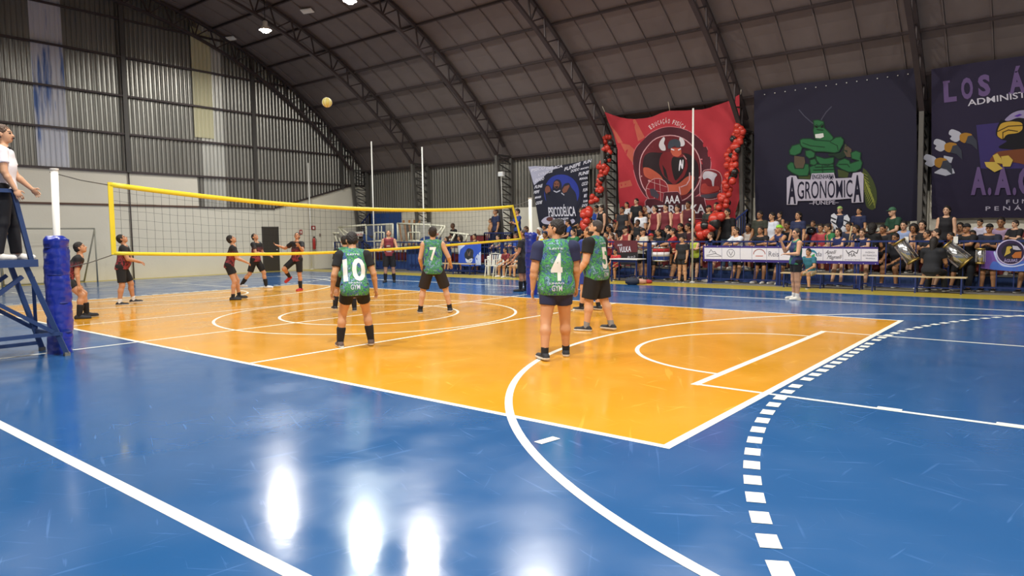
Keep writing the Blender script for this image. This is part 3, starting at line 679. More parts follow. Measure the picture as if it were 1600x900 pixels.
# --- red viking banner
g = lambda P: scl(P, 940, 150, 4.5)
rb = Cloth('red_banner', 15.18, lambda x, z: .05*math.sin(7.5*(x*.85+z*.55))*(.35+.65*min(1, max(0, (x-.6)/1.2)))+.03*math.sin(5*(x-z*.5)), 'large red hanging banner with a bearded horned warrior emblem', 'banner', k=-.307)
outl = g([(25, 112), (75, 132), (130, 150), (185, 160), (240, 163), (295, 158), (350, 145), (415, 122), (480, 104), (540, 102), (600, 101), (700, 96), (760, 82), (820, 62), (890, 32), (955, 2), (976, -8), (972, 60), (966, 170), (962, 300), (965, 500), (973, 700), (945, 830), (950, 900), (130, 900), (124, 780), (120, 600), (112, 380), (80, 270), (48, 180)])
rb.poly('cloth', [outl], cl(0xb5303c), 0)
rb.poly('motif', [g([(222, 168), (240, 164), (300, 290), (255, 318)]), g([(125, 610), (200, 590), (215, 630), (130, 650)]), g([(130, 330), (200, 345), (235, 380), (215, 470), (180, 420)]), g([(60, 200), (105, 260), (150, 330), (110, 330)])], cl(0xc4614f), 1)
outer = [(480, 217), (420, 226), (370, 247), (325, 275), (285, 312), (250, 355), (228, 400), (218, 450), (222, 510), (236, 565), (258, 620), (290, 675), (325, 722), (560, 760), (640, 720), (700, 680), (745, 610), (765, 540), (768, 470), (755, 410), (730, 355), (695, 308), (650, 268), (600, 242), (545, 224)]
rb.poly('emblem_edge', [g([(470+(x-470)*1.02, 480+(y-480)*1.02) for x, y in outer])], cl(0xc8707a), 1)
rb.poly('emblem', [g(outer)], cl(0x4f1c28), 2)
inner = [(x, y) for x, y in ell(482, 515, 215, 235, 44)]
rb.poly('emblem_ring', [g(ell(482, 515, 222, 242, 44))], cl(0xd4a0a6), 3); rb.poly('emblem_field', [g(inner)], cl(0x6a1d26), 4)
rb.poly('warrior_body', [g([(300, 420), (340, 395), (420, 400), (600, 400), (650, 430), (680, 480), (685, 560), (660, 640), (620, 690), (450, 700), (420, 640), (330, 560), (285, 500)])], cl(0x2a1a20), 5)
rb.poly('warrior_skin', [g([(290, 500), (345, 505), (420, 560), (445, 620), (540, 625), (610, 560), (655, 560), (640, 640), (600, 690), (560, 700), (450, 700), (400, 610), (330, 580), (300, 560)]), g([(485, 365), (560, 365), (565, 420), (525, 440), (485, 415)])], cl(0xc05a44), 6)
rb.poly('beard', [g([(430, 400), (485, 390), (500, 420), (540, 430), (570, 400), (600, 430), (610, 500), (585, 570), (545, 600), (515, 630), (475, 595), (430, 560), (405, 490), (410, 440)])], cl(0x7a1f26), 7)
rb.poly('beard_shade', [g([(500, 425), (545, 435), (580, 425), (595, 470), (575, 540), (545, 580), (520, 600), (500, 540), (490, 470)]), g([(425, 480), (440, 560), (470, 590), (450, 520)])], cl(0x1e1418), 8)
rb.poly('horn', [g([(440, 285), (450, 300), (440, 335), (450, 350), (455, 385), (425, 385), (408, 355), (415, 320)]), g([(555, 285), (545, 305), (560, 335), (545, 355), (580, 355), (592, 340), (585, 310)])], cl(0xd8d2d6), 8)
rb.poly('helmet', [g([(465, 350), (475, 315), (500, 303), (530, 303), (555, 320), (560, 355), (535, 365), (510, 350), (490, 365), (470, 375)])], cl(0x3f4550), 8)
rb.poly('beard_mark', [g([(552, 450), (562, 448), (570, 490), (572, 448), (580, 448), (578, 515), (568, 512), (560, 480), (556, 525), (548, 530)])], cl(0xe6e2ea), 9)
rb.poly('brow_mark', [g([(488, 368), (512, 378), (508, 384), (488, 378)]), g([(560, 366), (536, 378), (540, 384), (560, 376)])], cl(0xe6e2ea), 9)
rb.poly('ball_motif', [g(ell(395, 665, 78, 85, 26))], cl(0x8e2430), 7)
rb.poly('ball_line', [g(q) for q in stroke([(340, 600), (460, 640)], 3)+stroke([(320, 650), (470, 690)], 3)+stroke([(375, 590), (370, 745)], 3)+stroke([(410, 590), (415, 745)], 3)+stroke(ell(395, 665, 78, 85, 26), 4, True)], cl(0xdcaaa8), 8)
rb.poly('ball_shade', [g([(340, 655), (370, 650), (405, 695), (395, 725), (350, 700)])], cl(0x49404c), 9)
rb.poly('arm_outline', [g(q) for q in stroke([(560, 640), (600, 625), (620, 590), (620, 540)], 7)+stroke([(700, 470), (700, 580)], 6)+stroke([(550, 640), (556, 690)], 7)+stroke([(580, 420), (600, 445)], 5)], cl(0xdcaab0), 9)
mug = [(705, 560), (720, 525), (765, 518), (800, 522), (830, 540), (845, 580), (842, 640), (848, 690), (800, 722), (745, 728), (700, 710), (690, 640)]
rb.poly('mug_edge', [g([(768+(x-768)*1.04, 625+(y-625)*1.04) for x, y in mug])], cl(0xdcb0b4), 5); rb.poly('mug', [g(mug)], cl(0x7c222a), 6)
rb.poly('mug_foam', [g([(708, 565), (725, 530), (768, 528), (820, 550), (800, 580), (795, 640), (785, 640), (780, 590), (750, 575), (720, 590)])], cl(0xc9c3cc), 7)
rb.poly('fist', [g([(700, 620), (735, 612), (750, 640), (830, 630), (835, 665), (740, 690), (700, 680)])], cl(0xa53a34), 8)
rb.poly('mug_base', [g([(700, 695), (760, 690), (840, 675), (842, 690), (795, 715), (745, 722), (705, 710)])], cl(0x4a4450), 9)
pl = [(440, 680), (455, 677), (540, 674), (552, 690), (566, 738), (640, 712), (690, 703), (725, 715), (745, 800), (750, 860), (310, 860), (312, 745), (325, 725), (372, 722), (430, 745)]
rb.poly('plate_edge', [g([(530+(x-530)*1.02, 760+(y-760)*1.03) for x, y in pl])], cl(0xd494a0), 8); rb.poly('name_plate', [g(pl)], cl(0x4f1c28), 9)
rb.text('AAA', g([(447, 758)])[0], g([(555, 752)])[0], 12, cl(0xece8ee), 11, bold=.02)
rb.text('METRULKA', g([(318, 832)])[0], g([(735, 822)])[0], 13.5, cl(0xe2dee6), 11, bold=.02)
E1 = 'EDUCAÇÃO FISÍCA'; wid = [{'I': .35, 'Í': .35, ' ': .6}.get(c, 1.0) for c in E1]; tot = sum(wid); acc_ = 0
for ch, wd_c in zip(E1, wid):
    t = (acc_+wd_c*.5)/tot; acc_ += wd_c
    if ch == ' ': continue
    x = 343+236*t; y = 238-46*(1-(2*t-1)**2)-(0); sl = (2*t-1)*.72; c, s_ = math.cos(sl), math.sin(sl); hw = 6.2*wd_c
    p0 = (x-hw*c, y-hw*s_); p1 = (x+hw*c, y+hw*s_); rb.text(ch, g([p0])[0], g([p1])[0], 0, cl(0xe8d6d8), 3, up=(30*s_/4.5, -30*c/4.5), bold=.01)
# hanging cords
for (u, v), (u2, v2) in (((1046.5, 173), (1044, 159)), ((945, 175), (941, 166)), ((1157, 148), (1158, 140))): tube('cord', [Vector(rb.at(u, v))-Vector((0, rb.Y, 0)), Vector(rb.at(u2, v2))-Vector((0, rb.Y, 0))], .012, cl(0xb8b0a0), rb.root)

# --- grasshopper banner
g = lambda P: scl(P, 1200, 150, 4.5)
ab = Cloth('navy_banner', 15.2, lambda x, z: .02*math.sin(2.2*x+z), 'large dark navy banner with a green muscular grasshopper and white outlined letters', 'banner', k=-.307)
ab.poly('cloth', [[(1178, 142), (1250, 131), (1330, 121), (1431, 106), (1434, 345), (1350, 349), (1250, 351), (1180, 343)]], cl(0x201d33), 0, cut=.4)
GR, GD, GL = cl(0x2c6b41), cl(0x173d27), cl(0x3c8050)
def body(ps, m, l=3):
    ab.poly('figure_outline', [g(q) for P in ps for q in stroke(P, 7, True)], GD, l+.6, cut=0); ab.poly('figure', [g(P) for P in ps], m, l)
body([[(320, 172), (352, 168), (392, 180), (398, 225), (425, 250), (460, 290), (455, 318), (360, 322), (330, 300), (318, 240), (325, 215)]], GR, 3)
body([[(225, 310), (245, 300), (300, 300), (330, 310), (440, 318), (480, 292), (515, 288), (535, 310), (530, 340), (500, 392), (470, 400), (400, 392), (330, 390), (300, 375), (245, 360), (228, 345)]], GR, 7)
body([[(170, 350), (225, 335), (240, 365), (228, 400), (190, 418), (155, 412), (150, 385)], [(135, 490), (160, 465), (180, 470), (190, 510), (250, 510), (260, 478), (285, 480), (290, 520), (280, 560), (220, 562), (170, 540), (140, 515)]], GR, 5)
body([[(262, 385), (300, 380), (330, 400), (325, 430), (290, 440), (265, 420)], [(335, 420), (400, 440), (465, 430), (462, 470), (420, 490), (365, 480), (340, 450)], [(295, 450), (330, 440), (345, 470), (330, 490), (295, 480)], [(290, 500), (340, 480), (460, 480), (470, 545), (300, 555)]], GR, 4)
body([[(480, 490), (500, 455), (540, 440), (575, 455), (580, 475), (640, 455), (590, 440), (585, 400), (620, 385), (655, 400), (650, 440), (665, 470), (655, 510), (620, 532), (570, 535), (520, 515)]], GR, 6)
ab.poly('shade', [g([(420, 405), (480, 405), (520, 395), (540, 330), (560, 345), (560, 420), (500, 450), (465, 420), (430, 425)])], cl(0x1c3325), 5)
ab.poly('fold_line', [g(q) for P in ([(330, 500), (460, 495)], [(320, 520), (462, 515)], [(382, 485), (385, 545)], [(245, 330), (300, 350), (400, 360)], [(440, 325), (490, 350), (495, 385)], [(500, 480), (560, 480), (575, 500)], [(340, 200), (360, 215), (385, 195)], [(345, 235), (390, 240)]) for q in stroke(P, 5)], GD, 9, cut=0)
ab.poly('teeth', [g([(332, 270), (390, 262), (395, 288), (370, 298), (335, 295)])], cl(0xdfe0dc), 8)
ab.poly('eye', [g([(330, 205), (352, 215), (350, 225), (333, 222)]), g([(372, 214), (392, 200), (392, 222), (374, 226)])], cl(0x0e1a12), 8)
ab.poly('antenna', [g(q) for P in ([(345, 215), (300, 180), (255, 140), (218, 97)], [(358, 215), (380, 160), (410, 115), (448, 76)]) for q in stroke(P, 7)], cl(0x4b4a5c), 2, cut=0)
for P in [g([(185, 420), (255, 430), (262, 465), (245, 512), (200, 512), (185, 480)]), g([(545, 340), (590, 375), (585, 430), (555, 430), (535, 390)])]: ab.poly('straw', [P], cl(0x5d4f40), 5)
net_ = [(665, 500), (700, 530), (740, 590), (765, 660), (768, 740), (750, 798), (725, 802), (690, 780), (678, 700), (675, 600)]
ab.poly('net_motif', [g(net_), g([(215, 555), (295, 555), (295, 585), (215, 580)]), g([(490, 515), (570, 535), (560, 575), (495, 570)])], cl(0x46502a), 2)
ab.poly('net_line', [g(q) for i in range(9) for q in stroke([(665+i*9, 540+i*22), (740-(8-i)*6+8, 560+i*26)], 3)+stroke([(672+i*10, 560+i*22), (690+i*8, 620+i*21)], 3)]+[g(q) for i in range(8) for q in stroke([(684+i*9, 600+i*18), (678+i*5, 660+i*16)], 3)], cl(0xa3a84e), 4, cut=0)
plate = [(135, 575), (160, 560), (200, 562), (210, 585), (300, 588), (308, 545), (465, 540), (475, 580), (590, 575), (600, 542), (655, 535), (675, 550), (673, 748), (590, 752), (588, 720), (400, 735), (212, 738), (208, 765), (135, 765)]
ab.poly('name_plate', [g(plate)], cl(0xc6bfd0), 10)
dk = cl(0x1b1830)
ab.text('A', g([(145, 752)])[0], g([(200, 750)])[0], 0, dk, 12, up=(0, -175/4.5), bold=.035); ab.text('A', g([(603, 738)])[0], g([(660, 735)])[0], 0, dk, 12, up=(0, -175/4.5), bold=.035)
ab.text('GRONÔMIC', g([(210, 724)])[0], g([(596, 710)])[0], 0, dk, 12, up=(0, -122/4.5), bold=.004)
ab.text('ENGENHARIA', g([(312, 584)])[0], g([(466, 580)])[0], 0, dk, 12, up=(0, -31/4.5), bold=.01)
ab.text('–FUNEPE–', g([(292, 766)])[0], g([(498, 760)])[0], 0, cl(0xc6bfd0), 12, up=(0, -27/4.5), bold=.01)
for u in range(1195, 1430, 16): q = ab.at(u, 131-(u-1250)*.142+9); MB().ball((q[0], q[1]-ab.Y-.02, q[2]), .018, 8, 5).make('eyelet', M_wht, ab.root, True)

# --- purple eagle banner
g = lambda P: scl(P, 1440, 90, 3.4625)
eb = Cloth('purple_banner', 15.2, lambda x, z: .02*math.sin(2*x+.7*z), 'large dark purple banner with an eagle, claws and block letters at the right edge', 'banner', k=-.307)
eb.poly('cloth', [[(1455, 108), (1530, 97), (1640, 82), (1760, 66), (1760, 345), (1640, 341), (1540, 340), (1456, 342)]], cl(0x241d38), 0, cut=.4)
eb.poly('glow_panel', [g([(295, 365), (440, 350), (560, 330), (600, 600), (320, 600)])], cl(0x3a2f6a), 1)
PL = cl(0x6a5484)
for ch, x0_, x1_, y_ in (('L', 1475, 1495, 158.5), ('O', 1502.5, 1521, 154), ('S', 1529, 1548, 149.5), ('Á', 1578, 1602, 144), ('G', 1608, 1628, 140), ('U', 1634, 1654, 137)): eb.text(ch, (x0_, y_), (x1_, y_-2.5), 0, PL, 3, up=(-1.5, -30), bold=.045)
for P in ([(1473, 127), (1484, 125.5), (1484, 129), (1473, 130.5)], [(1576, 144.5), (1584, 143.5), (1584, 147), (1576, 148)], [(1595, 142.5), (1603, 141.5), (1603, 145), (1595, 146)]): eb.poly('letter_serif', [P], PL, 3, cut=0)
eb.text('ADMINISTRAÇÃO', g([(250, 262)])[0], (1672, 142), 0, cl(0xcfcbd8), 3, up=(-.6, -9.5), bold=.012)
for ch, x0_, x1_ in (('A', 1517, 1541), ('.', 1543.5, 1549), ('A', 1554, 1580), ('.', 1582.5, 1588), ('C', 1591, 1616), ('.', 1619, 1625)): eb.text(ch, (x0_, 302), (x1_, 302), 0, PL, 8, up=(0, -39) if ch != '.' else (0, -39), bold=.05)
eb.text('FUNEPE', g([(458, 792)])[0], (1640, 316), 0, cl(0xb9b3c8), 3, up=(0, -6.5), bold=.01, spacing=1.6)
eb.text('PENÁPOLIS', g([(346, 828)])[0], (1664, 327), 0, cl(0xb9b3c8), 3, up=(0, -6.5), bold=.01, spacing=1.6)
WH, GO, DKc = cl(0xb9bac8), cl(0xa8782c), cl(0x3c3f4c)
for dx, dy in ((0, 0), (-82, 52), (-135, 135)):
    T = lambda P: g([(x+dx, y+dy) for x, y in P])
    eb.poly('feather', [T([(150, 395), (165, 385), (215, 405), (215, 440), (185, 460), (150, 440), (165, 425), (145, 415)])], WH, 3, cut=0)
    eb.poly('toe', [T([(205, 415), (235, 405), (270, 412), (275, 425), (245, 440), (235, 465), (205, 450)])], GO, 4, cut=0)
    eb.poly('claw', [T([(250, 425), (275, 420), (298, 450), (302, 500), (270, 470), (238, 462)])], DKc, 5, cut=0)
eb.poly('feather', [g([(70, 620), (120, 590), (170, 600), (180, 625), (130, 640), (70, 625)]), g([(120, 530), (170, 540), (160, 570), (120, 560)])], WH, 2, cut=0)
eb.poly('eagle_head', [g([(430, 330), (445, 345), (480, 300), (530, 278), (600, 280), (640, 360), (640, 500), (520, 500), (400, 490), (470, 450), (430, 445), (400, 420), (405, 385)])], cl(0x15121c), 3, cut=0)
eb.poly('eagle_crest', [g([(445, 340), (485, 303), (530, 285), (600, 285), (610, 330), (560, 330), (520, 325), (470, 345)])], cl(0x9a8fb4), 4, cut=0)
eb.poly('eagle_eye', [g([(500, 318), (530, 305), (545, 310), (520, 322)])], cl(0x5a2fa0), 6, cut=0)
eb.poly('beak', [g([(412, 390), (430, 355), (480, 345), (545, 350), (548, 390), (520, 410), (460, 415), (440, 445), (408, 425)])], cl(0xc9a03c), 5, cut=0)
eb.poly('beak_line', [g(q) for q in stroke([(412, 400), (470, 372), (545, 368)], 5)+stroke([(440, 440), (440, 405), (470, 392), (520, 400)], 5)], cl(0x3a2a14), 6, cut=0)
eb.poly('arm', [g([(360, 565), (400, 510), (480, 500), (600, 490), (640, 600), (480, 560), (400, 590)])], cl(0x7a4428), 4, cut=0)
eb.poly('talon', [g([(385, 530), (410, 518), (430, 545), (440, 575), (400, 570)]), g([(430, 535), (470, 530), (495, 555), (480, 590), (440, 590)]), g([(340, 565), (400, 565), (440, 600), (395, 620), (350, 590)])], cl(0xcfb050), 9, cut=0)

# --- black and white banner with three figures
g = lambda P: scl(P, 820, 240, 7.5)
pb = Cloth('black_banner', 14.4, lambda x, z: .03*math.sin(4*x+2*z), 'black and white lettered banner with three hooded figures in a blue oval', 'banner')
po = [(38, 152), (250, 150), (420, 135), (600, 105), (782, 66), (760, 150), (742, 230), (738, 600), (700, 850), (180, 880), (150, 700), (110, 450), (70, 250)]
pb.poly('cloth', [g(po)], cl(0x16172b), 0, cut=.3)
pw = cl(0xd0cfdd)
pb.poly('stripe', [g([(38, 152), (120, 145), (420, 160), (300, 200), (110, 370), (95, 330), (72, 250), (60, 210)])], cl(0xa9a9c0), 1, cut=0)
wd_ = ['FUNEPE', 'PSICO', 'DOIDO']
for (t, x0, y0, x1, y1, h) in (('FUNEPE', 460, 205, 655, 140, 42), ('FUN', 690, 130, 775, 100, 38), ('FUNE', 632, 262, 752, 236, 38), ('PSICO', 70, 215, 240, 180, 34), ('DELICA', 255, 190, 440, 160, 30), ('DOIDO', 535, 222, 640, 196, 32), ('MANIA', 655, 192, 752, 168, 20), ('COLLEGE', 150, 262, 330, 218, 30), ('DOIDO', 118, 332, 222, 306, 34), ('MANIA', 640, 310, 742, 296, 26), ('FUNE', 115, 412, 200, 392, 36), ('PEPE', 108, 472, 165, 460, 34), ('CICO', 665, 380, 742, 362, 38), ('FUN', 680, 448, 736, 436, 36), ('E', 690, 512, 728, 506, 34), ('MANIA', 122, 530, 188, 518, 26), ('ODIE', 132, 600, 200, 585, 36), ('RAM', 680, 572, 732, 566, 26), ('DOS', 665, 625, 730, 615, 30)):
    pb.text(t, g([(x0, y0)])[0], g([(x1, y1)])[0], 0, pw, 3, up=(1, -h/7.5), bold=.03)
ov = ell(430, 470, 235, 270, 40)
pb.poly('oval', [g(ov)], cl(0x14162e), 4, cut=0); pb.poly('oval_field', [g(ell(430, 460, 205, 215, 36))], cl(0x23338f), 5, cut=0)
pb.poly('hooded_figure', [g([(215, 385), (245, 360), (290, 370), (320, 420), (330, 500), (350, 640), (260, 620), (240, 500)]), g([(345, 330), (380, 300), (420, 310), (440, 360), (440, 440), (470, 640), (330, 640), (320, 460), (330, 400)]), g([(440, 400), (470, 350), (520, 340), (545, 400), (600, 460), (620, 620), (450, 640), (430, 500)])], cl(0x1a1c30), 6, cut=0)
pb.poly('face', [g(ell(382, 365, 34, 46, 16)), g(ell(270, 425, 34, 48, 16)), g([(445, 430), (470, 385), (520, 365), (525, 385), (495, 450), (460, 465)])], cl(0x7a4a3c), 8, cut=0)
pb.poly('mouth', [g([(362, 385), (402, 382), (395, 405), (370, 406)]), g([(262, 460), (300, 445), (290, 485), (270, 480)]), g([(355, 350), (378, 358), (376, 364), (355, 358)]), g([(408, 350), (388, 358), (390, 364), (408, 358)])], cl(0x1c1014), 9, cut=0)
pb.poly('collar', [g([(345, 430), (382, 445), (425, 425), (425, 440), (382, 460), (345, 445)]), g([(440, 455), (475, 485), (470, 492), (437, 468)])], cl(0xb4b4c6), 9, cut=0)
pb.poly('hand', [g(ell(295, 768, 38, 26, 12))], cl(0x5d2f2c), 8, cut=0)
pb.poly('stage', [g([(195, 790), (240, 745), (300, 730), (580, 760), (600, 800), (560, 825), (380, 835), (230, 828)])], cl(0xb2aec6), 6, cut=0)
pb.poly('shadow_plate', [g([(270, 640), (610, 600), (608, 745), (520, 790), (390, 775), (300, 740)])], cl(0x14162e), 7, cut=0)
pb.text('PSICODÉLICA', g([(285, 738)])[0], g([(606, 728)])[0], 0, pw, 9, up=(-1.5, -108/7.5), bold=.02)
pb.text('FUNEPE', g([(390, 782)])[0], g([(522, 775)])[0], 0, pw, 9, up=(0, -25/7.5), bold=.02)

# ------------------------------------------------------------------ net, posts, pads
def padded_post(x, y, lean, label, rpad, seed, top=2.59):
    t = empty('net_post', (x, y, 0), 0, label, 'net post'); rn = random.Random(seed)
    tube('pole', [(0, 0, .0), (lean*.3, lean, top)], .046, M_wht, t, 14); MB().lathe([(.02, 0), (.055, 0), (.055, .02), (.02, .02)], 14, (lean*.3, lean, top)).make('cap', M_wht, t)
    n = 36; rows = 70; V = []; F = []; H = 1.64
    for j in range(rows+1):
        z = H*j/rows
        lash = sum(math.exp(-((z-q)/.035)**2) for q in (.3, .72, 1.12, 1.5))
        for i in range(n):
            a = 2*math.pi*i/n
            rr = rpad*(1-.06*lash)+.008*math.sin(3*a+z*5+seed)+.004*math.sin(5*a-z*13)+.0022*math.sin(z*55+2*a)+.0015*math.sin(z*95-3*a)+rn.uniform(-.002, .002)
            if j == rows: rr *= .8
            if z > 1.45: rr += .03*math.sin(2*a+1)*((z-1.45)/.2)
            V.append((rr*math.cos(a)+lean*z/top, rr*math.sin(a)+lean*z/top*.5, z+(.03*math.sin(3*a+seed) if j == rows else 0)))
    for j in range(rows):
        for i in range(n): F.append((j*n+i, j*n+(i+1) % n, (j+1)*n+(i+1) % n, (j+1)*n+i))
    F.append(tuple(rows*n+i for i in range(n)))
    mk('vinyl_pad', V, F, mat('blue_vinyl', 0x1c2f96, .3, 0, .1, 4, .25, 12, coat=.5), t, True)
    for z in (.3, .72, 1.12, 1.5): MB().lathe([(rpad*.93, -.012), (rpad*.95, 0), (rpad*.93, .012)], 30, (lean*z/top, lean*z/top*.5, z)).make('strap', mat('blue_strap', 0x18246e, .5), t, True)
    return t
LP = atZ(82, 553); RP = atZ(831, 459)
padded_post(LP[0], -5.76, .05, 'left white net post wrapped in a wrinkled blue vinyl pad beside the referee stand', .158, 1.3)
padded_post(.06, 5.47, -.03, 'right white net post wrapped in a lashed blue pad near the crowd', .15, 4.1, 2.56)
nt = empty('volleyball_net', (0, 0, 0), 0, 'black mesh volleyball net with yellow tapes stretched across the court', 'net')
def ztop(y): return 2.20+.235*((y-.4)/5.0)**2 if y < .4 else 2.20+.17*((y-.4)/4.4)**2
def zbot(y): return 1.28+.10*((y+1.2)/3.8)**2 if y < -1.2 else 1.28+.19*((y+1.2)/6.3)**1.5
NY0, NY1 = -4.93, 4.9
def tape(name, f, w_, a, b, n=40):
    V = []; F = []
    for i in range(n+1):
        y = a+(b-a)*i/n
        for dx, dz in ((-.006, -w_/2), (.006, -w_/2), (.009, 0), (.006, w_/2), (-.006, w_/2), (-.009, 0)): V.append((dx, y, f(y)+dz))
    for i in range(n):
        for q in range(6): F.append((6*i+q, 6*i+(q+1) % 6, 6*i+6+(q+1) % 6, 6*i+6+q))
    F += [tuple(range(6))[::-1], tuple(6*n+q for q in range(6))]
    return mk(name, V, F, M_tape, nt, True)
M_tape = mat('yellow_vinyl_tape', 0xe8cf32, .45, 0, .1, 5); M_cord = mat('black_net_cord', 0x202020, .8)
tape('top_tape', lambda y: ztop(y)-.035, .075, NY0, 4.75); tape('bottom_tape', lambda y: zbot(y)+.02, .055, NY0, 5.1)
MB().bar((0, NY0, ztop(NY0)), (0, NY0-.0, zbot(NY0)), .014, .07, (0, 1, 0)).make('side_tape', M_tape, nt)
MB().bar((0, 4.75, ztop(4.75)), (0, 5.1, zbot(5.1)), .014, .065, (0, 1, 0)).make('side_tape', M_tape, nt)
cm = MB(); sp = .125; k = 0; y = NY0+sp
while y < 4.85:
    zt_, zb_ = ztop(y)-.05, zbot(y); j = .02*math.sin(y*5); cm.bar((0, y, zt_), (.01*math.sin(y*7), y+j*.3, (zt_+zb_)/2), .0029); cm.bar((.01*math.sin(y*7), y+j*.3, (zt_+zb_)/2), (0, y, zb_), .0029); y += sp
for r_ in range(1, 8):
    y = NY0
    while y < 4.85: y2 = min(y+sp*2, 4.9); q = r_/8; cm.bar((0, y, ztop(y)*(1-q)+zbot(y)*q+.006*math.sin(y*9+r_)), (0, y2, ztop(y2)*(1-q)+zbot(y2)*q+.006*math.sin(y2*9+r_)), .0029); y = y2
cm.make('netting', M_cord, nt, False, 'stuff')
for a, b in (((0, NY0, 2.42), (0, -5.72, 2.57)), ((0, NY0, 1.38), (0, -5.6, 1.2)), ((0, 4.75, 2.35), (0, 5.45, 2.5)), ((0, 5.1, 1.47), (0, 5.35, 1.45))): tube('guy_rope', [a, ((a[0]+b[0])/2, (a[1]+b[1])/2, (a[2]+b[2])/2-.02), b], .008, mat('grey_rope', 0x55524c, .8), nt, 6)
# ball in flight
d = ray(511, 160); p = CP+d*15.5; bt = empty('volleyball', p, 0, 'yellow and white volleyball high in the air above the left court', 'ball')
MB().ball((0, 0, 0), .105, 24, 16).make('cover', mat('pale_yellow_leather', 0xcfc06a, .5), bt, True)
for i in range(6):
    a = R(60*i); V = []
    MB().tube([(.107*math.cos(a)*math.cos(R(q)), .107*math.sin(a)*math.cos(R(q)), .107*math.sin(R(q))) for q in range(-80, 81, 16)], .004, 5).make('panel_seam', mat('white_leather', 0xe6e2d0, .5), bt, True)

# ------------------------------------------------------------------ referee stand
rs = empty('referee_stand', (0, -6.5, 0), 0, 'blue painted steel referee stand beside the left net post', 'referee stand'); B = mat('blue_stand_paint', 0x2b4270, .45, .1, .15, 12)
def rbar(name, a, b, w_=.055): bar(name, (a[0], a[1]+6.5, a[2]), (b[0], b[1]+6.5, b[2]), w_, B, rs)
for sx in (-1, 1):
    xf = .3 if sx > 0 else -.34; foot = (.48, -5.80, .03) if sx > 0 else (-.36, -5.84, .03)
    rbar('leg', (xf, -6.18, 1.30), foot, .06); rbar('leg', (xf, -7.05, 1.30), (foot[0], -7.45, .03), .06)
    MB().box((foot[0]-.035, foot[1]-.035+6.5, 0), (foot[0]+.035, foot[1]+.035+6.5, .05)).make('rubber_foot', mat('grey_rubber', 0x77756c, .8), rs)
    MB().box((foot[0]-.035, -7.485+6.5, 0), (foot[0]+.035, -7.415+6.5, .05)).make('rubber_foot', mat('grey_rubber', 0x77756c, .8), rs)
    rbar('brace', (xf, -6.22, 1.12), (foot[0], -7.3, .32), .05); rbar('brace', (xf, -7.0, 1.12), (foot[0], -5.95, .35), .05)
    rbar('crossbar', (foot[0]*.97, -5.87, .22+.1*sx), (foot[0]*.97, -7.38, .22+.1*sx), .05)
    rbar('handrail_post', (xf, -6.1, 1.33), (xf, -6.26, 2.28), .055); rbar('handrail_post', (xf, -7.0, 1.33), (xf, -6.9, 2.28), .055); rbar('handrail', (xf, -6.22, 2.27), (xf, -6.95, 2.27), .05)
rbar('crossbar', (.45, -5.85, .3), (-.35, -5.9, .3), .05); rbar('crossbar', (.4, -7.4, .3), (-.35, -7.4, .3), .05); rbar('brace', (.32, -6.1, 1.1), (-.36, -5.9, .35), .045)
MB().box((-.42, -7.12+6.5, 1.3), (.38, -6.08+6.5, 1.345)).make('platform', B, rs); MB().box((.32, -7.15+6.5, 1.25), (.4, -6.05+6.5, 1.35)).make('platform_edge', B, rs)
for z in (.35, .68, 1.0): rbar('step', (.42, -7.42+z*.3, z), (-.36, -7.42+z*.3, z), .05)

# ------------------------------------------------------------------ railing in front of the stands
YR = 11.9
rl = empty('crowd_railing', (0, YR, 0), 0, 'long navy blue steel railing between the court and the crowd', 'railing')
def rbx(name, x0, x1, y0, y1, z0, z1): MB().box((x0, y0, z0), (x1, y1, z1)).make(name, M_bsteel, rl)
x = -17.0; PW = 2.15; k = 0
while x < 13:
    xe = x+PW
    for px_ in (x+.03, xe-.05): rbx('post', px_-.03, px_+.03, -.03, .03, 0, 1.33)
    rbx('top_rail', x, xe-.02, -.03, .03, 1.29, 1.34); rbx('lower_rail', x, xe-.02, -.02, .02, .12, .16)
    if x < -1.5: rbx('middle_rail', x, xe-.02, -.02, .02, 1.1, 1.13)
    nb = 6 if x > -1 else 9
    for i in range(1, nb): q = x+PW*i/nb; rbx('bar', q-.012, q+.012, -.012, .012, .16, 1.29)
    rbx('foot_plate', x-.05, x+.1, -.15, .15, 0, .012)
    x = xe; k += 1
# tall white net poles on the edge of the court
for (u, v), t, la in (((586, 425), 5.76, 'second from the left, beside the red shirted back player'), ((1090, 440), 5.55, 'in front of the red banner'), ((462, 420), 5.17, 'leftmost, near the end wall'), ((664, 428), 5.25, 'third from the left, behind the front player with his back turned')):
    p = atZ(u, v); p[0] = max(p[0], -17.7); p[1] = min(p[1], 11.8)
    po_ = empty('net_pole', (p[0], p[1], 0), 0, 'tall thin white pole '+la, 'pole'); tube('pole', [(0, 0, 0), (-.02, 0, t)], .03, M_wht, po_, 10); MB().lathe([(.09, 0), (.09, .012), (.045, .03)], 14).make('base_plate', M_wht, po_)
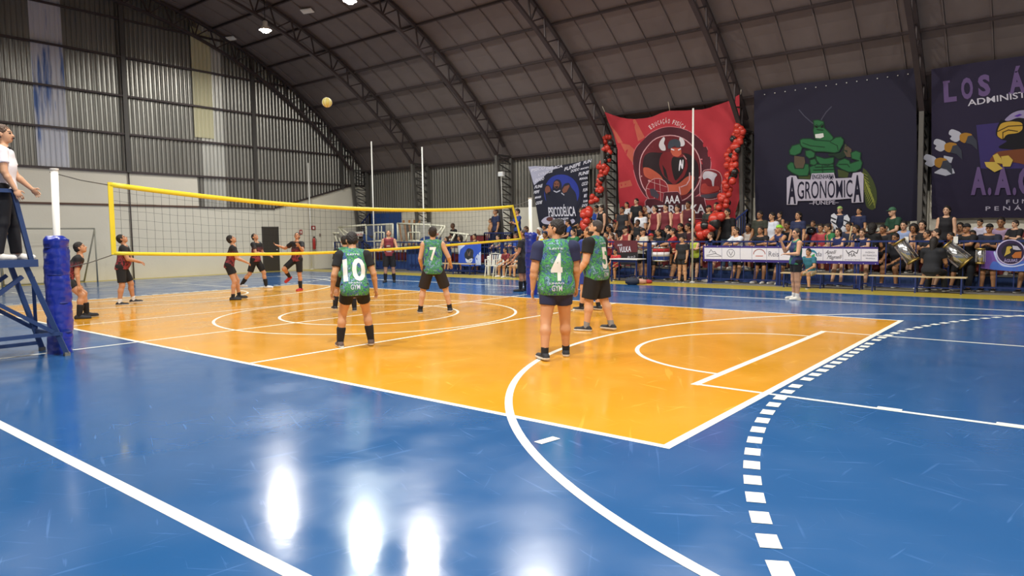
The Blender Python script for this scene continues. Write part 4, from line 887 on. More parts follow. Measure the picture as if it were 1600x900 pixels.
# benches in front of the railing
M_wood = mat('pale_bench_wood', 0xc9b48c, .6, 0, .15, 6)
def bench(x0, x1, y, z, la):
    t = empty('bench', ((x0+x1)/2, y, 0), 0, la, 'bench'); L_ = (x1-x0)/2
    for dy in (-.08, .08): MB().box((-L_, dy-.07, z-.03), (L_, dy+.07, z)).make('seat_board', M_wood, t)
    for sx in (-L_+.1, 0, L_-.1):
        for dy in (-.13, .13): MB().bar((sx, dy, z-.03), (sx, dy*1.3, 0), .035).make('leg', M_bsteel, t)
        MB().bar((sx, -.14, .12), (sx, .14, .12), .03).make('brace', M_bsteel, t)
    MB().bar((-L_+.1, 0, .14), (L_-.1, 0, .14), .03).make('stretcher', M_bsteel, t)
a = atY(1222, 431, 11.4); b = atY(1352, 434, 11.4); bench(a[0], b[0], 11.4, .43, 'long pale wooden bench under the white sponsor banner')
a = atY(1359, 434, 11.2); b = atY(1511, 436, 11.2); bench(a[0], b[0], 11.2, .43, 'long pale wooden bench below the hanging metal drums')
a = atY(690, 415, 11.5); b = atY(738, 416, 11.5); bench(a[0]-.2, b[0]+.1, 11.5, .45, 'short pale bench beside the blue flag')
# sponsor banner
sb = Cloth('sponsor_banner', 11.82, None, 'long white sponsor banner with purple edges tied to the railing', 'banner')
Q = lambda P: P
sb.poly('cloth', [[(1098, 383.5), (1372, 386), (1373, 413.5), (1098.5, 408)]], cl(0x3a2c7c), 0)
sb.poly('white_field', [[(1100.5, 387), (1372, 389), (1371.5, 408.5), (1101, 404.5)]], cl(0xdcd9e2), 1)
for u in (1128, 1156.5, 1175, 1198, 1217, 1261, 1286, 1317, 1345.5): sb.poly('panel_line', stroke([(u, 387.5), (u, 407)], .6), cl(0x8a88a0), 2)
gk = cl(0x6b6a78)
sb.poly('building_logo', [q for q in stroke([(1104, 399), (1118, 396), (1127, 400)], .8)+stroke([(1108, 395), (1111, 390), (1114, 394), (1117, 393), (1119, 396)], .8)+stroke([(1104, 400.5), (1127, 400.5)], .6)], gk, 2)
sb.poly('round_logo', stroke(ell(1142, 395.5, 6, 6, 18), .7, True)+stroke([(1139, 393), (1142, 399), (1145, 393)], .8), gk, 2)
sb.poly('arc_logo', stroke(ell(1186.5, 397, 9, 7.5, 14, 180, 360), 1.1)+stroke([(1181, 400), (1192, 400)], 1.2), cl(0xc06a62), 2)
sb.text('Reis', (1201, 400.5), (1217, 400.8), 0, gk, 2, up=(0, -8)); sb.text('FAZENDA', (1352.5, 395.6), (1367, 395.8), 0, gk, 2, up=(0, -2.6)); sb.text('SÃO FRANCISCO', (1348, 400.2), (1370, 400.6), 0, gk, 2, up=(0, -2.6)); sb.text('PENÁPOLIS', (1353, 404.6), (1367, 404.9), 0, gk, 2, up=(0, -2))
sb.text('Apelli', (1289, 396.6), (1306, 396.6), 0, cl(0x2a2834), 2, up=(1.5, -6), shear=.35); sb.text('Magnelli', (1292, 404.6), (1315, 404.2), 0, cl(0x2a2834), 2, up=(1.5, -6), shear=.35)
sb.poly('heart_logo', stroke([(1322, 391), (1325, 396), (1332, 392), (1339, 396), (1341, 390)], 1.1), cl(0x24222c), 2); sb.text('HA', (1326, 400.8), (1337, 401), 0, cl(0x24222c), 2, up=(0, -6)); sb.text('IMÓVEIS', (1320, 406.6), (1344, 406.9), 0, gk, 2, up=(0, -1.6))
sb.poly('wave_logo', [ell(1268, 399, 9, 9, 12, 190, 350)+ell(1269, 402, 8, 8, 12, 345, 195)], cl(0x2f7a96), 2); sb.poly('hill_logo', [[(1264, 402), (1273, 396), (1273, 403)]], cl(0x2c9a50), 3); sb.text('da', (1275, 400.4), (1284, 400.5), 0, gk, 2, up=(0, -7), shear=.2)
for u in range(1102, 1372, 19):
    for v in (384.7, 408.7+(u-1100)*.014):
        q = atY(u, v, 11.8); MB().ball((q[0], q[1]-11.82, q[2]), .012, 6, 4).make('eyelet', M_wht, sb.root)
# flags on the railing
bf = Cloth('blue_flag', 11.83, lambda x, z: .025*math.sin(14*x+3*z), 'blue supporters flag with a pale skull-like crest tied to the railing', 'flag')
g = lambda P: scl(P, 700, 350, 10)
bf.poly('cloth', [g([(150, 300), (330, 285), (510, 290), (520, 650), (390, 660), (215, 655), (160, 600), (160, 480)])], cl(0x2a4fb8), 0)
bf.poly('cloud_print', [g([(150, 300), (240, 290), (260, 340), (200, 400), (165, 480), (155, 400)]), g([(420, 520), (510, 430), (520, 640), (430, 640)])], cl(0xb9c6e6), 1); bf.poly('crest', [g(ell(335, 480, 78, 100, 22))], cl(0x24262f), 2); bf.poly('crest_print', [g([(270, 530), (300, 560), (340, 545), (390, 530), (385, 600), (330, 612), (285, 600)])], cl(0xc9ccd8), 3); bf.poly('crest_mark', [g([(300, 420), (330, 470), (360, 415), (350, 500), (310, 500)])], cl(0x6c5a54), 3)
mf = Cloth('maroon_flag', 11.83, lambda x, z: .02*math.sin(12*x), 'maroon and black flag with white letters on the railing behind the scorer table', 'flag')
g = lambda P: scl(P, 840, 330, 10)
mf.poly('cloth', [g([(1200, 460), (1560, 460), (1560, 640), (1560, 830), (1300, 840), (1200, 830)])], cl(0x1f1c22), 0); mf.poly('maroon_band', [g([(1200, 455), (1562, 458), (1560, 640), (1250, 650), (1205, 560)])], cl(0x5a1f28), 1)
mf.text('VULKA', g([(1275, 645)])[0], g([(1460, 628)])[0], 0, pw, 3, up=(0, -8.5), bold=.02); mf.text('AAA', g([(1245, 548)])[0], g([(1325, 542)])[0], 0, pw, 3, up=(0, -3.6), bold=.01); mf.text('Bar do Zé', g([(1410, 730)])[0], g([(1525, 722)])[0], 0, pw, 3, up=(.3, -3), shear=.3)
vf = Cloth('violet_flag', 11.83, lambda x, z: .025*math.sin(9*x+z), 'violet to blue flag with a round eagle crest at the right end of the railing', 'flag')
g = lambda P: scl(P, 1420, 340, 8.889)
vf.poly('cloth', [g([(1030, 455), (1180, 465), (1300, 440), (1700, 430), (1780, 440), (1780, 745), (1450, 745), (1180, 728), (1000, 700)])], cl(0x6d4da6), 0)
vf.poly('blue_band', [g([(1170, 590), (1300, 660), (1780, 560), (1780, 745), (1450, 745), (1180, 728), (1110, 700)])], cl(0x4468c4), 1)
vf.poly('splash', [g([(1170, 480), (1200, 460), (1230, 590), (1310, 650), (1440, 675), (1600, 640), (1640, 620), (1600, 660), (1460, 690), (1300, 680), (1220, 610)])], cl(0xb6c2ee), 2)
vf.poly('crest_ring', [g(ell(1415, 480, 205, 178, 34))], cl(0xc0b8dc), 2); vf.poly('crest', [g(ell(1415, 480, 188, 163, 34))], cl(0x2c1d44), 3); vf.poly('crest_field', [g(ell(1425, 470, 140, 110, 28))], cl(0x191426), 4)
vf.poly('eagle_mark', [g([(1360, 400), (1420, 395), (1440, 420), (1400, 440), (1420, 490), (1350, 520), (1320, 545), (1350, 470)])], cl(0xb59a42), 5); vf.poly('wing_mark', [g([(1440, 390), (1510, 395), (1560, 450), (1500, 450), (1450, 440)])], cl(0xb8b4c6), 5); vf.poly('flame_mark', [g([(1430, 530), (1480, 480), (1570, 470), (1560, 560), (1450, 560)])], cl(0xb0642c), 5)
vf.text('ÁGUIAS', g([(1320, 618)])[0], g([(1510, 612)])[0], 0, cl(0x9a8fc0), 6, up=(0, -4.5), bold=.02)
# ------------------------------------------------------------------ drums hung on the rail
M_chrome = mat('polished_aluminium', 0xc4c4c6, .22, .95); M_gold = mat('brass_rim', 0xb59a56, .3, .8)
def drum(c, ax_, r, L_, la, band=None):
    t = empty('drum', c, 0, la, 'drum'); A = Vector(ax_).normalized()
    def P(z): return tuple(A*z)
    MB().lathe([(r, -L_/2), (r, L_/2)], 28, (0, 0, 0), 0, A).make('shell', band[0] if band else M_chrome, t, True)
    if band:
        for j, m in enumerate(band[1:]): z0 = -L_/2+L_*(j+1)/len(band); MB().lathe([(r+.003, z0), (r+.003, z0+L_/len(band))], 28, (0, 0, 0), 0, A).make('band', m, t, True)
    for s in (-1, 1):
        MB().lathe([(r+.012, -.02), (r+.014, 0), (r+.012, .02)], 28, P(s*L_/2), 0, A).make('rim', M_gold if not band else M_chrome, t, True)
        MB().lathe([(r*.97, -.004), (r*.97, .004)], 28, P(s*(L_/2+.01)), 0, A).make('drumhead', M_wht, t)
    u_ = A.orthogonal().normalized(); v_ = A.cross(u_)
    for j in range(8): q = (u_*math.cos(j*.785)+v_*math.sin(j*.785))*(r+.012); MB().bar(q-A*L_*.42, q+A*L_*.42, .01).make('tension_rod', M_chrome, t)
    return t
p = atY(1416, 393, 11.7); drum(p, (-.55, 0, .8), .16, .62, 'long chrome drum slung from the rail, left one of the two big metal drums'); p2 = atY(1493, 398, 11.7); drum(p2, (-.7, 0, .62), .2, .62, 'wide chrome and brass drum slung from the rail by its harness'); p3 = atY(1532, 400, 11.72); drum(p3, (0, 0, 1), .09, .36, 'small upright metal drum on the rail left of the violet flag')
for q, n_ in ((p, 'white harness clip above the left chrome drum'), (p2, 'white harness clip above the wide chrome drum')):
    t = empty('harness_clip', (q[0]-.02, 11.86, 1.36), 0, n_, 'clip'); MB().box((-.05, -.07, -.1), (.05, -.03, .08)).make('plate', M_wht, t); MB().tube([(0, -.05, -.1), (.0, -.12, -.2)], .012, 6).make('strap', M_black, t)
p = atY(1033, 397, 11.58); drum(p, (0, 0, 1), .28, .42, 'big bass drum banded red, white and blue in front of the railing', [cl(0x2b4a9e), cl(0xd9d5d8), cl(0xb02a30)])
# ------------------------------------------------------------------ table, bags, ball, chairs
a = atY(963, 413, 11.0); b = atY(994, 413, 11.0)
t = empty('scorer_table', ((a[0]+b[0])/2, 11.1, 0), 0, 'small white topped scorer table with dark legs behind the player numbered five', 'table'); L_ = (b[0]-a[0])/2+.15
MB().box((-L_, -.3, .74), (L_, .3, .77)).make('tabletop', M_wht, t)
for sx in (-1, 1):
    for sy in (-1, 1): MB().box((sx*(L_-.06)-.02, sy*.25-.02, 0), (sx*(L_-.06)+.02, sy*.25+.02, .74)).make('leg', M_bsteel, t)
MB().box((-L_+.05, -.26, .66), (L_-.05, -.24, .74)).make('apron', M_bsteel, t)
def bag(u, v, s, m, la, name='sports_bag'):
    p = atZ(u, v); t = empty(name, (p[0], p[1], 0), .3, la, 'bag'); b_ = MB(); prof = []
    V = []; F = []; n = 20
    for j in range(11):
        x = -1+2*j/10; rr = (1-abs(x)**3)**.5 if abs(x) < 1 else .05
        for i in range(n): a = 2*math.pi*i/n; V.append((x*.26*s, math.cos(a)*.16*s*max(.6, rr), .13*s+max(-.13*s, math.sin(a)*.15*s*max(.6, rr)*(1+.1*math.sin(4*x+a*2)))))
    for j in range(10):
        for i in range(n): F.append((j*n+i, j*n+(i+1) % n, (j+1)*n+(i+1) % n, (j+1)*n+i))
    F += [tuple(range(n))[::-1], tuple(10*n+i for i in range(n))]
    mk('body', V, F, m, t, True); tube('handle', [(-.12*s, 0, .27*s), (-.08*s, 0, .38*s), (.08*s, 0, .38*s), (.12*s, 0, .27*s)], .014, M_black, t); tube('zipper', [(-.25*s, 0, .275*s), (0, 0, .3*s), (.25*s, 0, .275*s)], .006, M_chrome, t, 5)
bag(988, 445, .8, cl(0x252a3a), 'dark navy sports bag lying on the yellow border beside the scorer table'); bag(1002, 444, .6, cl(0xb98a78), 'pinkish tan bag on the yellow border among the bags'); bag(1013, 443, .45, cl(0x9c2c30), 'small red and black bag, rightmost of the bags on the border')
p = atZ(1066, 441); t = empty('dark_ball', (p[0], p[1]+.1, .12), 0, 'dark ball lying on the floor at the foot of the railing', 'ball'); MB().ball((0, 0, 0), .12, 20, 12).make('cover', cl(0x2c2b30, .5), t, True); MB().tube([(.122*math.cos(R(q)), 0, .122*math.sin(R(q))) for q in range(0, 361, 20)], .004, 5).make('seam', M_black, t)
def chair(x, y, rz, la, n=1):
    for k_ in range(n):
        t = empty('plastic_chair', (x, y, k_*.09), rz, la[k_] if n > 1 else la, 'chair', 'white plastic chairs by the left net post'); m = mat('white_plastic', 0xd6d4cc, .4)
        for sx in (-1, 1):
            MB().tube([(sx*.2, .18, .42), (sx*.23, .24, 0)], .022, 8).make('leg', m, t); MB().tube([(sx*.2, -.18, .42), (sx*.23, -.26, 0)], .022, 8).make('leg', m, t)
            MB().tube([(sx*.21, -.2, .42), (sx*.24, -.2, .63), (sx*.24, .15, .65), (sx*.22, .2, .42)], .02, 8).make('arm_rest', m, t)
        MB().box((-.21, -.2, .4), (.21, .21, .43)).make('seat', m, t)
        for j in range(5): MB().bar((-.16+.08*j, -.2, .43), (-.18+.09*j, -.3, .82), .04, .014, (0, 1, 0)).make('back_slat', m, t)
        MB().tube([(-.21, -.2, .43), (-.22, -.31, .84), (0, -.33, .88), (.22, -.31, .84), (.21, -.2, .43)], .02, 8).make('back_frame', m, t)
c1 = atZ(770, 432); chair(c1[0]-.15, 11.2, R(200), 'white plastic chair left of the seated boy in a striped shirt'); 
c2 = atZ(789, 432); CH2 = (c2[0], 11.05); chair(c2[0], 11.05, R(185), 'white plastic chair with the boy in a striped shirt on it'); c3 = atZ(806, 433); CH3 = (c3[0], 11.0); chair(c3[0]+.05, 11.0, R(170), 'white plastic chair under the seated person in cream shorts')
p = atZ(756, 431); t = empty('white_bin', (p[0], 11.5, 0), 0, 'narrow white upright tube standing right of the blue flag', 'tube'); MB().lathe([(.07, 0), (.075, .02), (.07, .75), (.05, .77)], 16).make('tube', M_wht, t, True); MB().lathe([(.08, .7), (.08, .74)], 16).make('collar', M_wht, t)
# ------------------------------------------------------------------ portable hoops behind the railing at the left
def hoop(pts, la, Y, side):
    t = empty('portable_hoop', (0, Y, 0), 0, la, 'basketball hoop'); m = mat('cream_enamel', 0xdfdcc8, .45)
    def L(u, v, y=Y): q = atY(u, v, y); return (q[0], q[1]-Y, q[2])
    def T(name, uv, r=.045, mm=None): MB().tube([L(*q) for q in uv], r, 8).make(name, mm or m, t, True)
    (x0, y0), (x1, y1), bt_ = pts
    for a, b in (((x0, y0), (x1, y1)), ((x0, y0), (x0+1, bt_)), ((x1, y1), (x1, bt_-2)), ((x0+1, bt_), (x1, bt_-2))): T('backboard_frame', (a, b), .04)
    q0, q1 = L(x0, y0), L(x1, bt_); mk('backboard', [(q0[0], .02, q1[2]), (q1[0], .02, q1[2]), (q1[0], .02, q0[2]), (q0[0], .02, q0[2])], [(0, 1, 2, 3)], mat('clear_acrylic', 0xc8ccd0, .1, trans=.95), t)
    cx = (x0+x1)/2+side*3; w_ = (x1-x0)*.17
    for a, b in (((cx-w_, 363), (cx+w_, 363)), ((cx-w_, 363), (cx-w_, 376)), ((cx+w_, 363), (cx+w_, 376)), ((cx-w_, 376), (cx+w_, 376)), ((cx-2, y0+1), (cx-2, 377)), ((cx+3, y0+1), (cx+3, 377))): T('target_frame', (a, b), .028)
    return t, T, L
t, T, L = hoop(((572, 352), (614, 350), 378), 'portable basketball hoop folded down behind the railing, nearest the end wall', 12.6, 0)
T('support_arm', ((529, 355), (572, 351.5))); T('support_arm', ((529, 355.5), (540, 370), (560, 372))); T('support_arm', ((533, 357), (549, 368))); T('base_arm', ((517, 364), (530, 364))); T('base_arm', ((518, 365), (526, 405))); T('base_arm', ((524, 368), (533, 398))); T('base_arm', ((530, 372), (540, 396)))
mk('sign_board', [L(546, 363), L(568, 361.5), L(568, 369), L(546, 370.5)], [(0, 1, 2, 3)], M_wht, t); o = L(549, 368.6, 12.55); text3d('lettering', 'RAFIATI', o, (L(566, 367.6, 12.55)[0]-o[0], 0, .01), (0, 0, .1), cl(0xc0453a), t, bold=.02)
mk('padding', [L(567, 366), L(573, 366), L(587, 379), L(586, 388), L(572, 380), L(567, 374)], [(0, 1, 2, 3, 4, 5)], M_riserb, t)
MB().box((L(540, 0)[0], .2, 1.5), (L(571, 0)[0], .5, 1.62)).make('counterweight', mat('brown_box', 0x5a3526, .7), t); MB().box((L(530, 0)[0], .1, 0), (L(575, 0)[0], .7, .35)).make('base', M_riserb, t)
t, T, L = hoop(((621, 349), (673, 351.5), 379), 'portable basketball hoop parked behind the railing, right of the back player in a maroon vest', 12.5, 0)
T('support_arm', ((673, 351.5), (696, 353.5))); T('support_arm', ((696, 353.5), (684, 376))); T('support_arm', ((691, 355), (679, 372))); T('base_arm', ((703, 363), (733, 367))); T('base_arm', ((711, 365), (703, 382))); T('base_arm', ((730, 367), (726, 380)))
mk('sign_board', [L(672, 361.5), L(688, 362), L(688, 369.5), L(672, 369)], [(0, 1, 2, 3)], M_wht, t); o = L(674, 367.5, 12.45); text3d('lettering', 'RAFIA', o, (L(686, 367.5, 12.45)[0]-o[0], 0, -.01), (0, 0, .1), cl(0xc0453a), t, bold=.02)
mk('padding', [L(651, 378), L(663, 369), L(690, 371), L(688, 380), L(652, 381)], [(0, 1, 2, 3, 4)], M_riserb, t); MB().box((L(630, 0)[0], .02, 0), (L(690, 0)[0], .32, .35)).make('base', M_riserb, t)
b_ = atY(622, 379, 12.4); c_ = atY(684, 384, 12.4); t = empty('equipment_box', ((b_[0]+c_[0])/2, 12.9, 0), 0, 'long blue covered equipment box under the right portable hoop', 'box'); hw = (c_[0]-b_[0])/2
MB().box((-hw, -.0, 0), (hw, .35, 1.05)).make('body', M_riserb, t); MB().box((-hw-.03, -.03, 1.05), (hw+.03, .38, 1.15)).make('lid', mat('tan_cover', 0xb9ab88, .7), t)
for j, (ub, ut) in enumerate(((626, 632), (635, 641), (643, 649), (651, 656))):
    a = atY(ub, 376, 13.1); b = atY(ut, 351, 14.0); t = empty('wooden_plank', (a[0], 13.25, 0), 0, 'brown wooden plank leaning behind the right portable hoop, '+['leftmost', 'second from the left', 'third from the left', 'rightmost'][j]+' of four', 'plank')
    MB().bar((0, 0, .8), (b[0]-a[0], .7, 2.35), .11, .04).make('plank', mat('orange_brown_wood', 0x9a6a3c, .6, 0, .2, 5), t)
# goal frame by the end wall, signs, extinguisher, floodlight
t = empty('goal_frame', (-17.2, 0, 0), 0, 'grey steel handball goal frame in front of the white end wall', 'goal'); mg = mat('grey_goal_pipe', 0x9a988c, .5)
for a, b in (((0, 1.2, 0), (0, 1.2, 2.0)), ((0, -1.8, 0), (0, -1.8, 2.0)), ((0, -1.8, 2), (0, 1.2, 2)), ((0, 1.2, 2), (-.6, .95, 0)), ((0, -1.8, 2), (-.6, -1.6, 0)), ((-.6, -1.6, .03), (-.6, .95, .03))): MB().tube([a, b], .03, 8).make('pipe', mg, t, True)
def wsign(u, v, w_, h_, m, la, cat, sym=None):
    p = atX(u, v, XW+.02); t = empty(cat.replace(' ', '_'), p, 0, la, cat); MB().box((0, -w_/2, -h_/2), (.015, w_/2, h_/2)).make('plate', m, t)
    if sym: MB().box((.015, -w_*.2, -h_*.3), (.02, w_*.2, h_*.25)).make('pictogram', M_wht, t)
wsign(470, 362.5, .16, .22, cl(0x9c2a2a), 'small red and white fire sign on the end wall above the kicking player', 'wall sign', 1); wsign(489.5, 356, .24, .2, cl(0x9c2a2a), 'red fire equipment sign above the extinguisher', 'fire sign', 1); wsign(500, 367, .1, .14, cl(0x8a7a70), 'tiny grey switch plate beside the fire sign', 'switch plate')
p = atX(491, 381, XW+.12); t = empty('fire_extinguisher', p, 0, 'red fire extinguisher on the end wall beside the railing', 'extinguisher'); MB().lathe([(.02, .3), (.06, .26), (.075, .2), (.075, -.25), (.06, -.27)], 16).make('cylinder', cl(0xa82c28, .35), t, True); MB().box((-.02, -.03, .3), (.02, .06, .36)).make('valve', M_black, t); MB().tube([(0, .05, .33), (.05, .11, .2), (.03, .09, -.1)], .01, 6).make('hose', M_black, t)
p = atY(783, 272, 13.7); t = empty('floodlight', p, 0, 'small white floodlight box on the column left of the black and white banner', 'light fixture'); MB().box((-.14, -.06, -.1), (.14, .06, .1)).make('housing', M_wht, t); MB().box((-.12, -.07, -.08), (.12, -.06, .05)).make('lens', mat('frosted_glass', 0xd8dade, .3), t); tube('cable', [(0, 0, -.1), (.03, 0, -1.2), (.06, .05, -2.2)], .012, M_wht, t); tube('bracket', [(0, 0, .1), (0, .1, .3)], .015, M_steel, t)
# stair railings
def stair_rail(pts, Y, la, bars, Yb=None):
    t = empty('stair_railing', (0, Y, 0), 0, la, 'railing'); (u0, v0), (u1, v1), drop = pts; a = atY(u0, v0, Y); b = atY(u1, v1, Y)
    MB().bar((a[0], 0, a[2]), (b[0], 0, b[2]), .05).make('handrail', M_bsteel, t); MB().bar((a[0], 0, a[2]-drop), (b[0], 0, b[2]-drop), .04).make('lower_rail', M_bsteel, t)
    for i in range(bars+1): q = i/bars; x = a[0]+(b[0]-a[0])*q; z = a[2]+(b[2]-a[2])*q; MB().bar((x, 0, z-drop), (x, 0, z), .024 if 0 < i < bars else .045).make('bar', M_bsteel, t)
    for q in (a, b): MB().bar((q[0], 0, 0), (q[0], 0, q[2]), .045).make('post', M_bsteel, t)
stair_rail(((545, 373), (578, 333), 1.0), 14.2, 'blue stair railing climbing along the far corner left of the blue wall panel', 10)
stair_rail(((757, 364), (800, 364), 1.2), 13.0, 'dark barred landing railing where the boy and the man in navy stand', 14)
stair_rail(((1139, 352), (1168, 328), .9), 13.6, 'blue stair railing rising beside the lower right corner of the red banner', 8)
# stairs block at the left corner
box('stair_block', (-17.2, 14.3, 0), (-13.6, 14.78, 1.4), M_white, st); box('landing', (-9.9+.0, 13.2, 1.2), (-7.4, 14.75, 1.24), M_bsteel, st)
# ------------------------------------------------------------------ balloon garlands
M_rbal = mat('red_latex', 0xc23a2c, .3, coat=.2); M_bbal = mat('black_latex', 0x24201f, .3, coat=.2)
def balloon_mesh():
    b = MB(); prof = []
    for i in range(9): a = math.pi*i/8; prof.append((max(.004, .5*math.sin(a)*(1-.12*math.cos(a)*-1 if a < 1.5 else 1)), -.56*math.cos(a)))
    b.lathe(prof, 12); b.lathe([(.06, -.62), (.02, -.55)], 6)
    me = bpy.data.meshes.new('balloon'); me.from_pydata(b.v, [], b.f); me.polygons.foreach_set('use_smooth', [True]*len(me.polygons)); return me
BM = []
for m in (M_rbal, M_bbal): me = balloon_mesh(); me.materials.append(m); BM.append(me)
def garland(path, Y, n, spread, size, la, seed, pb_=.22):
    t = empty('balloon_garland', (0, Y, 0), 0, la, 'balloon garland'); rn = random.Random(seed)
    for i in range(n):
        q = i/(n-1)*(len(path)-1); j = min(int(q), len(path)-2); f = q-j; u = path[j][0]*(1-f)+path[j+1][0]*f+rn.uniform(-spread, spread); v = path[j][1]*(1-f)+path[j+1][1]*f+rn.uniform(-2, 2)
        p = atY(u, v, Y+rn.uniform(-.12, .12)); o = obj('balloon', BM[1 if rn.random() < pb_ else 0], t); o.location = (p[0], p[1]-Y, p[2]); s = size*rn.uniform(.85, 1.15); o.scale = (s, s, s); o.rotation_euler = (rn.uniform(-1, 1), rn.uniform(-1, 1), rn.uniform(0, 6))
    pp = [atY(u, v, Y+.1) for u, v in path]; tube('string', [(p[0], p[1]-Y, p[2]) for p in pp], .006, M_black, t, 5)
garland([(1157, 196), (1150, 215), (1148, 232), (1140, 250), (1145, 268), (1136, 290), (1130, 315), (1120, 345)], 13.5, 66, 8, .215, 'red and black balloon garland hanging down the right side of the red banner', 3)
garland([(951, 212), (949, 228), (950, 243), (940, 258), (945, 266), (936, 280), (933, 292), (936, 302), (925, 315)], 13.7, 48, 5.5, .215, 'red and black balloon garland hanging along the column left of the red banner', 8)
garland([(1096, 372), (1104, 365), (1098, 352), (1112, 352), (1118, 342), (1122, 338)], 12.7, 18, 5, .34, 'cluster of big red and black balloons held above the crowd right of the white pole', 5, .2)
garland([(915, 356), (914, 346), (913, 336), (921, 330)], 12.9, 12, 3, .3, 'short stack of red balloons in the crowd behind the player with the orange brown haircut', 6, .15)
# ------------------------------------------------------------------ people: clothing materials
def jersey(name, cols, scale=9, dist=1.6, dark=None):
    m = bpy.data.materials.new(name); m.use_nodes = True; nt = m.node_tree; N = nt.nodes; L = nt.links; b = N['Principled BSDF']
    tc = N.new('ShaderNodeTexCoord'); n = N.new('ShaderNodeTexNoise'); n.inputs['Scale'].default_value = scale; n.inputs['Detail'].default_value = 6; n.inputs['Distortion'].default_value = dist; n.inputs['Roughness'].default_value = .7
    L.new(tc.outputs['Object'], n.inputs['Vector']); cr = N.new('ShaderNodeValToRGB'); cr.color_ramp.interpolation = 'LINEAR'
    e = cr.color_ramp.elements; pos = [.36+.28*i/(len(cols)-1) for i in range(len(cols))]
    while len(e) < len(cols): e.new(.5)
    for i, c in enumerate(cols): e[i].position = pos[i]; e[i].color = (*srgb(c), 1)
    L.new(n.outputs['Fac'], cr.inputs[0]); out = cr.outputs[0]
    if dark:
        sp = N.new('ShaderNodeSeparateXYZ'); L.new(tc.outputs['Generated'], sp.inputs[0]); mr = N.new('ShaderNodeMapRange'); mr.inputs['From Min'].default_value = .45; mr.inputs['From Max'].default_value = .75; L.new(sp.outputs[2], mr.inputs['Value'])
        mx = N.new('ShaderNodeMix'); mx.data_type = 'RGBA'; L.new(mr.outputs[0], mx.inputs[0]); L.new(out, mx.inputs[6]); mx.inputs[7].default_value = (*srgb(dark), 1); out = mx.outputs[2]
    L.new(out, b.inputs['Base Color']); b.inputs['Roughness'].default_value = .75; return m
J_green = jersey('green_navy_jersey', [0x22305e, 0x2c4480, 0x5a88b0, 0x1f2f60, 0x2f7a4e, 0x5cb858, 0x2a5a4c, 0x22386e, 0x9cc8cc, 0x2c4a80], 4.2, 2.6)
J_red = jersey('maroon_black_jersey', [0x1a1416, 0x2a1518, 0x7a1f2a, 0xa04048, 0x3a181c, 0x241416], 9, .8, 0x18161a)
J_stripe = jersey('red_black_stripes', [0x1a1416, 0x8a2830, 0x241416], 9, .8)
J_navygreen = jersey('navy_green_top', [0x1b2450, 0x232c5e, 0x1f2a58, 0x3a8a58, 0x54a468], 4, .5)
J_plaid = jersey('white_grey_striped', [0x1a1a22, 0xe6e6ea, 0xdadae2, 0x24242c], 16, 0)
HB = {'b': 0x1d1614, 'd': 0x2b201b, 'n': 0x4a3324, 'g': 0x3a3230, 'l': 0x7a5636}
def hm(c): return mat('hair_'+c, HB[c], .65, 0, .25, 30) if c in HB else None
M_eye = mat('dark_eye', 0x17110e, .3); 
def lipm(t): return mat('lips_%06x' % t, tuple(max(0, c) for c in ((((t >> 16) & 255)/255)*.8, (((t >> 8) & 255)/255)*.6, ((t & 255)/255)*.6)), .5)
def decal(fig, vest, txt, cx, cz, wd, ht, m, root, parent, front=False, name='number', **k):
    """flat print laid onto the back of a vest; cx, cz in metres from the neck base"""
    v, f = text2d(txt, **k); bm = bmesh.new(); k_ = fig.k
    vs = [bm.verts.new((cx+(p[0]-.5)*wd, cz+p[1]*ht, 0)) for p in v]
    for q in f:
        try: bm.faces.new([vs[i] for i in q])
        except Exception: pass
    bmesh.ops.triangulate(bm, faces=bm.faces[:])
    for ax_, lo, hi in (((1, 0, 0), cx-wd/2, cx+wd/2), ((0, 1, 0), cz, cz+ht)):
        q = lo+.03
        while q < hi: bmesh.ops.bisect_plane(bm, geom=bm.verts[:]+bm.edges[:]+bm.faces[:], plane_co=(q*ax_[0], q*ax_[1], 0), plane_no=ax_, dist=1e-6); q += .03
    me0 = vest.data; tree = BVHTree.FromPolygons([p.co for p in me0.vertices], [tuple(p.vertices) for p in me0.polygons])
    sg = 1 if front else -1; Fw = Vector(fig.F); X = Vector(fig.X); up = Vector(fig.up); nb = Vector(fig.J['nb'])
    for p in bm.verts:
        o = nb+X*(p.co.x*(-sg))*k_+up*p.co.y*k_+Fw*sg*.6; h = tree.ray_cast(o, -Fw*sg)
        p.co = (h[0]+Fw*sg*.005) if h[0] is not None else nb+Vector((p.co.x, 0, p.co.y))
    me = bpy.data.meshes.new(name); bm.to_mesh(me); bm.free(); me.materials.append(m); o = obj(name, me, parent); return o
def person(x, y, th, label, fig, skt=0xb98a6c, hair='short', hc='b', tops=(), bottom=('shorts', None), socks=('sock', None), shoes=(M_rubber, M_sole), z=0, beard=False, group=None):
    r = empty('person', (x, y, z), R(th-90), label, 'person', group)
    wear(r, 'body', fig.build(), [skin(skt), M_eye, lipm(skt), hm(hc)])
    top = None
    for kind, m, nm in tops: top = wear(r, nm, fig.cloth(kind), m)
    if bottom: wear(r, bottom[0].split('_')[0], fig.cloth(bottom[0]), bottom[1])
    if hair: wear(r, 'cap' if hair.startswith('cap') else 'hair', fig.hair(hair), hm(hc) if hc in HB else hc)
    if beard: wear(r, 'beard', fig.hair('beard'), hm(hc))
    for n in 'LR':
        if socks and socks[1]: wear(r, 'sock', fig.foot(socks[0], n), socks[1])
        wear(r, 'shoe', fig.foot('shoe', n), list(shoes))
    return r, top
def place(u, v, head_uv, fig_kw, **kw):
    """ground point from the feet pixel, size from the head pixel"""
    p = atZ(u, v); return p
navy = cl(0x20264a); blk = M_bk; maroon = cl(0x6a2430)
V = .0095
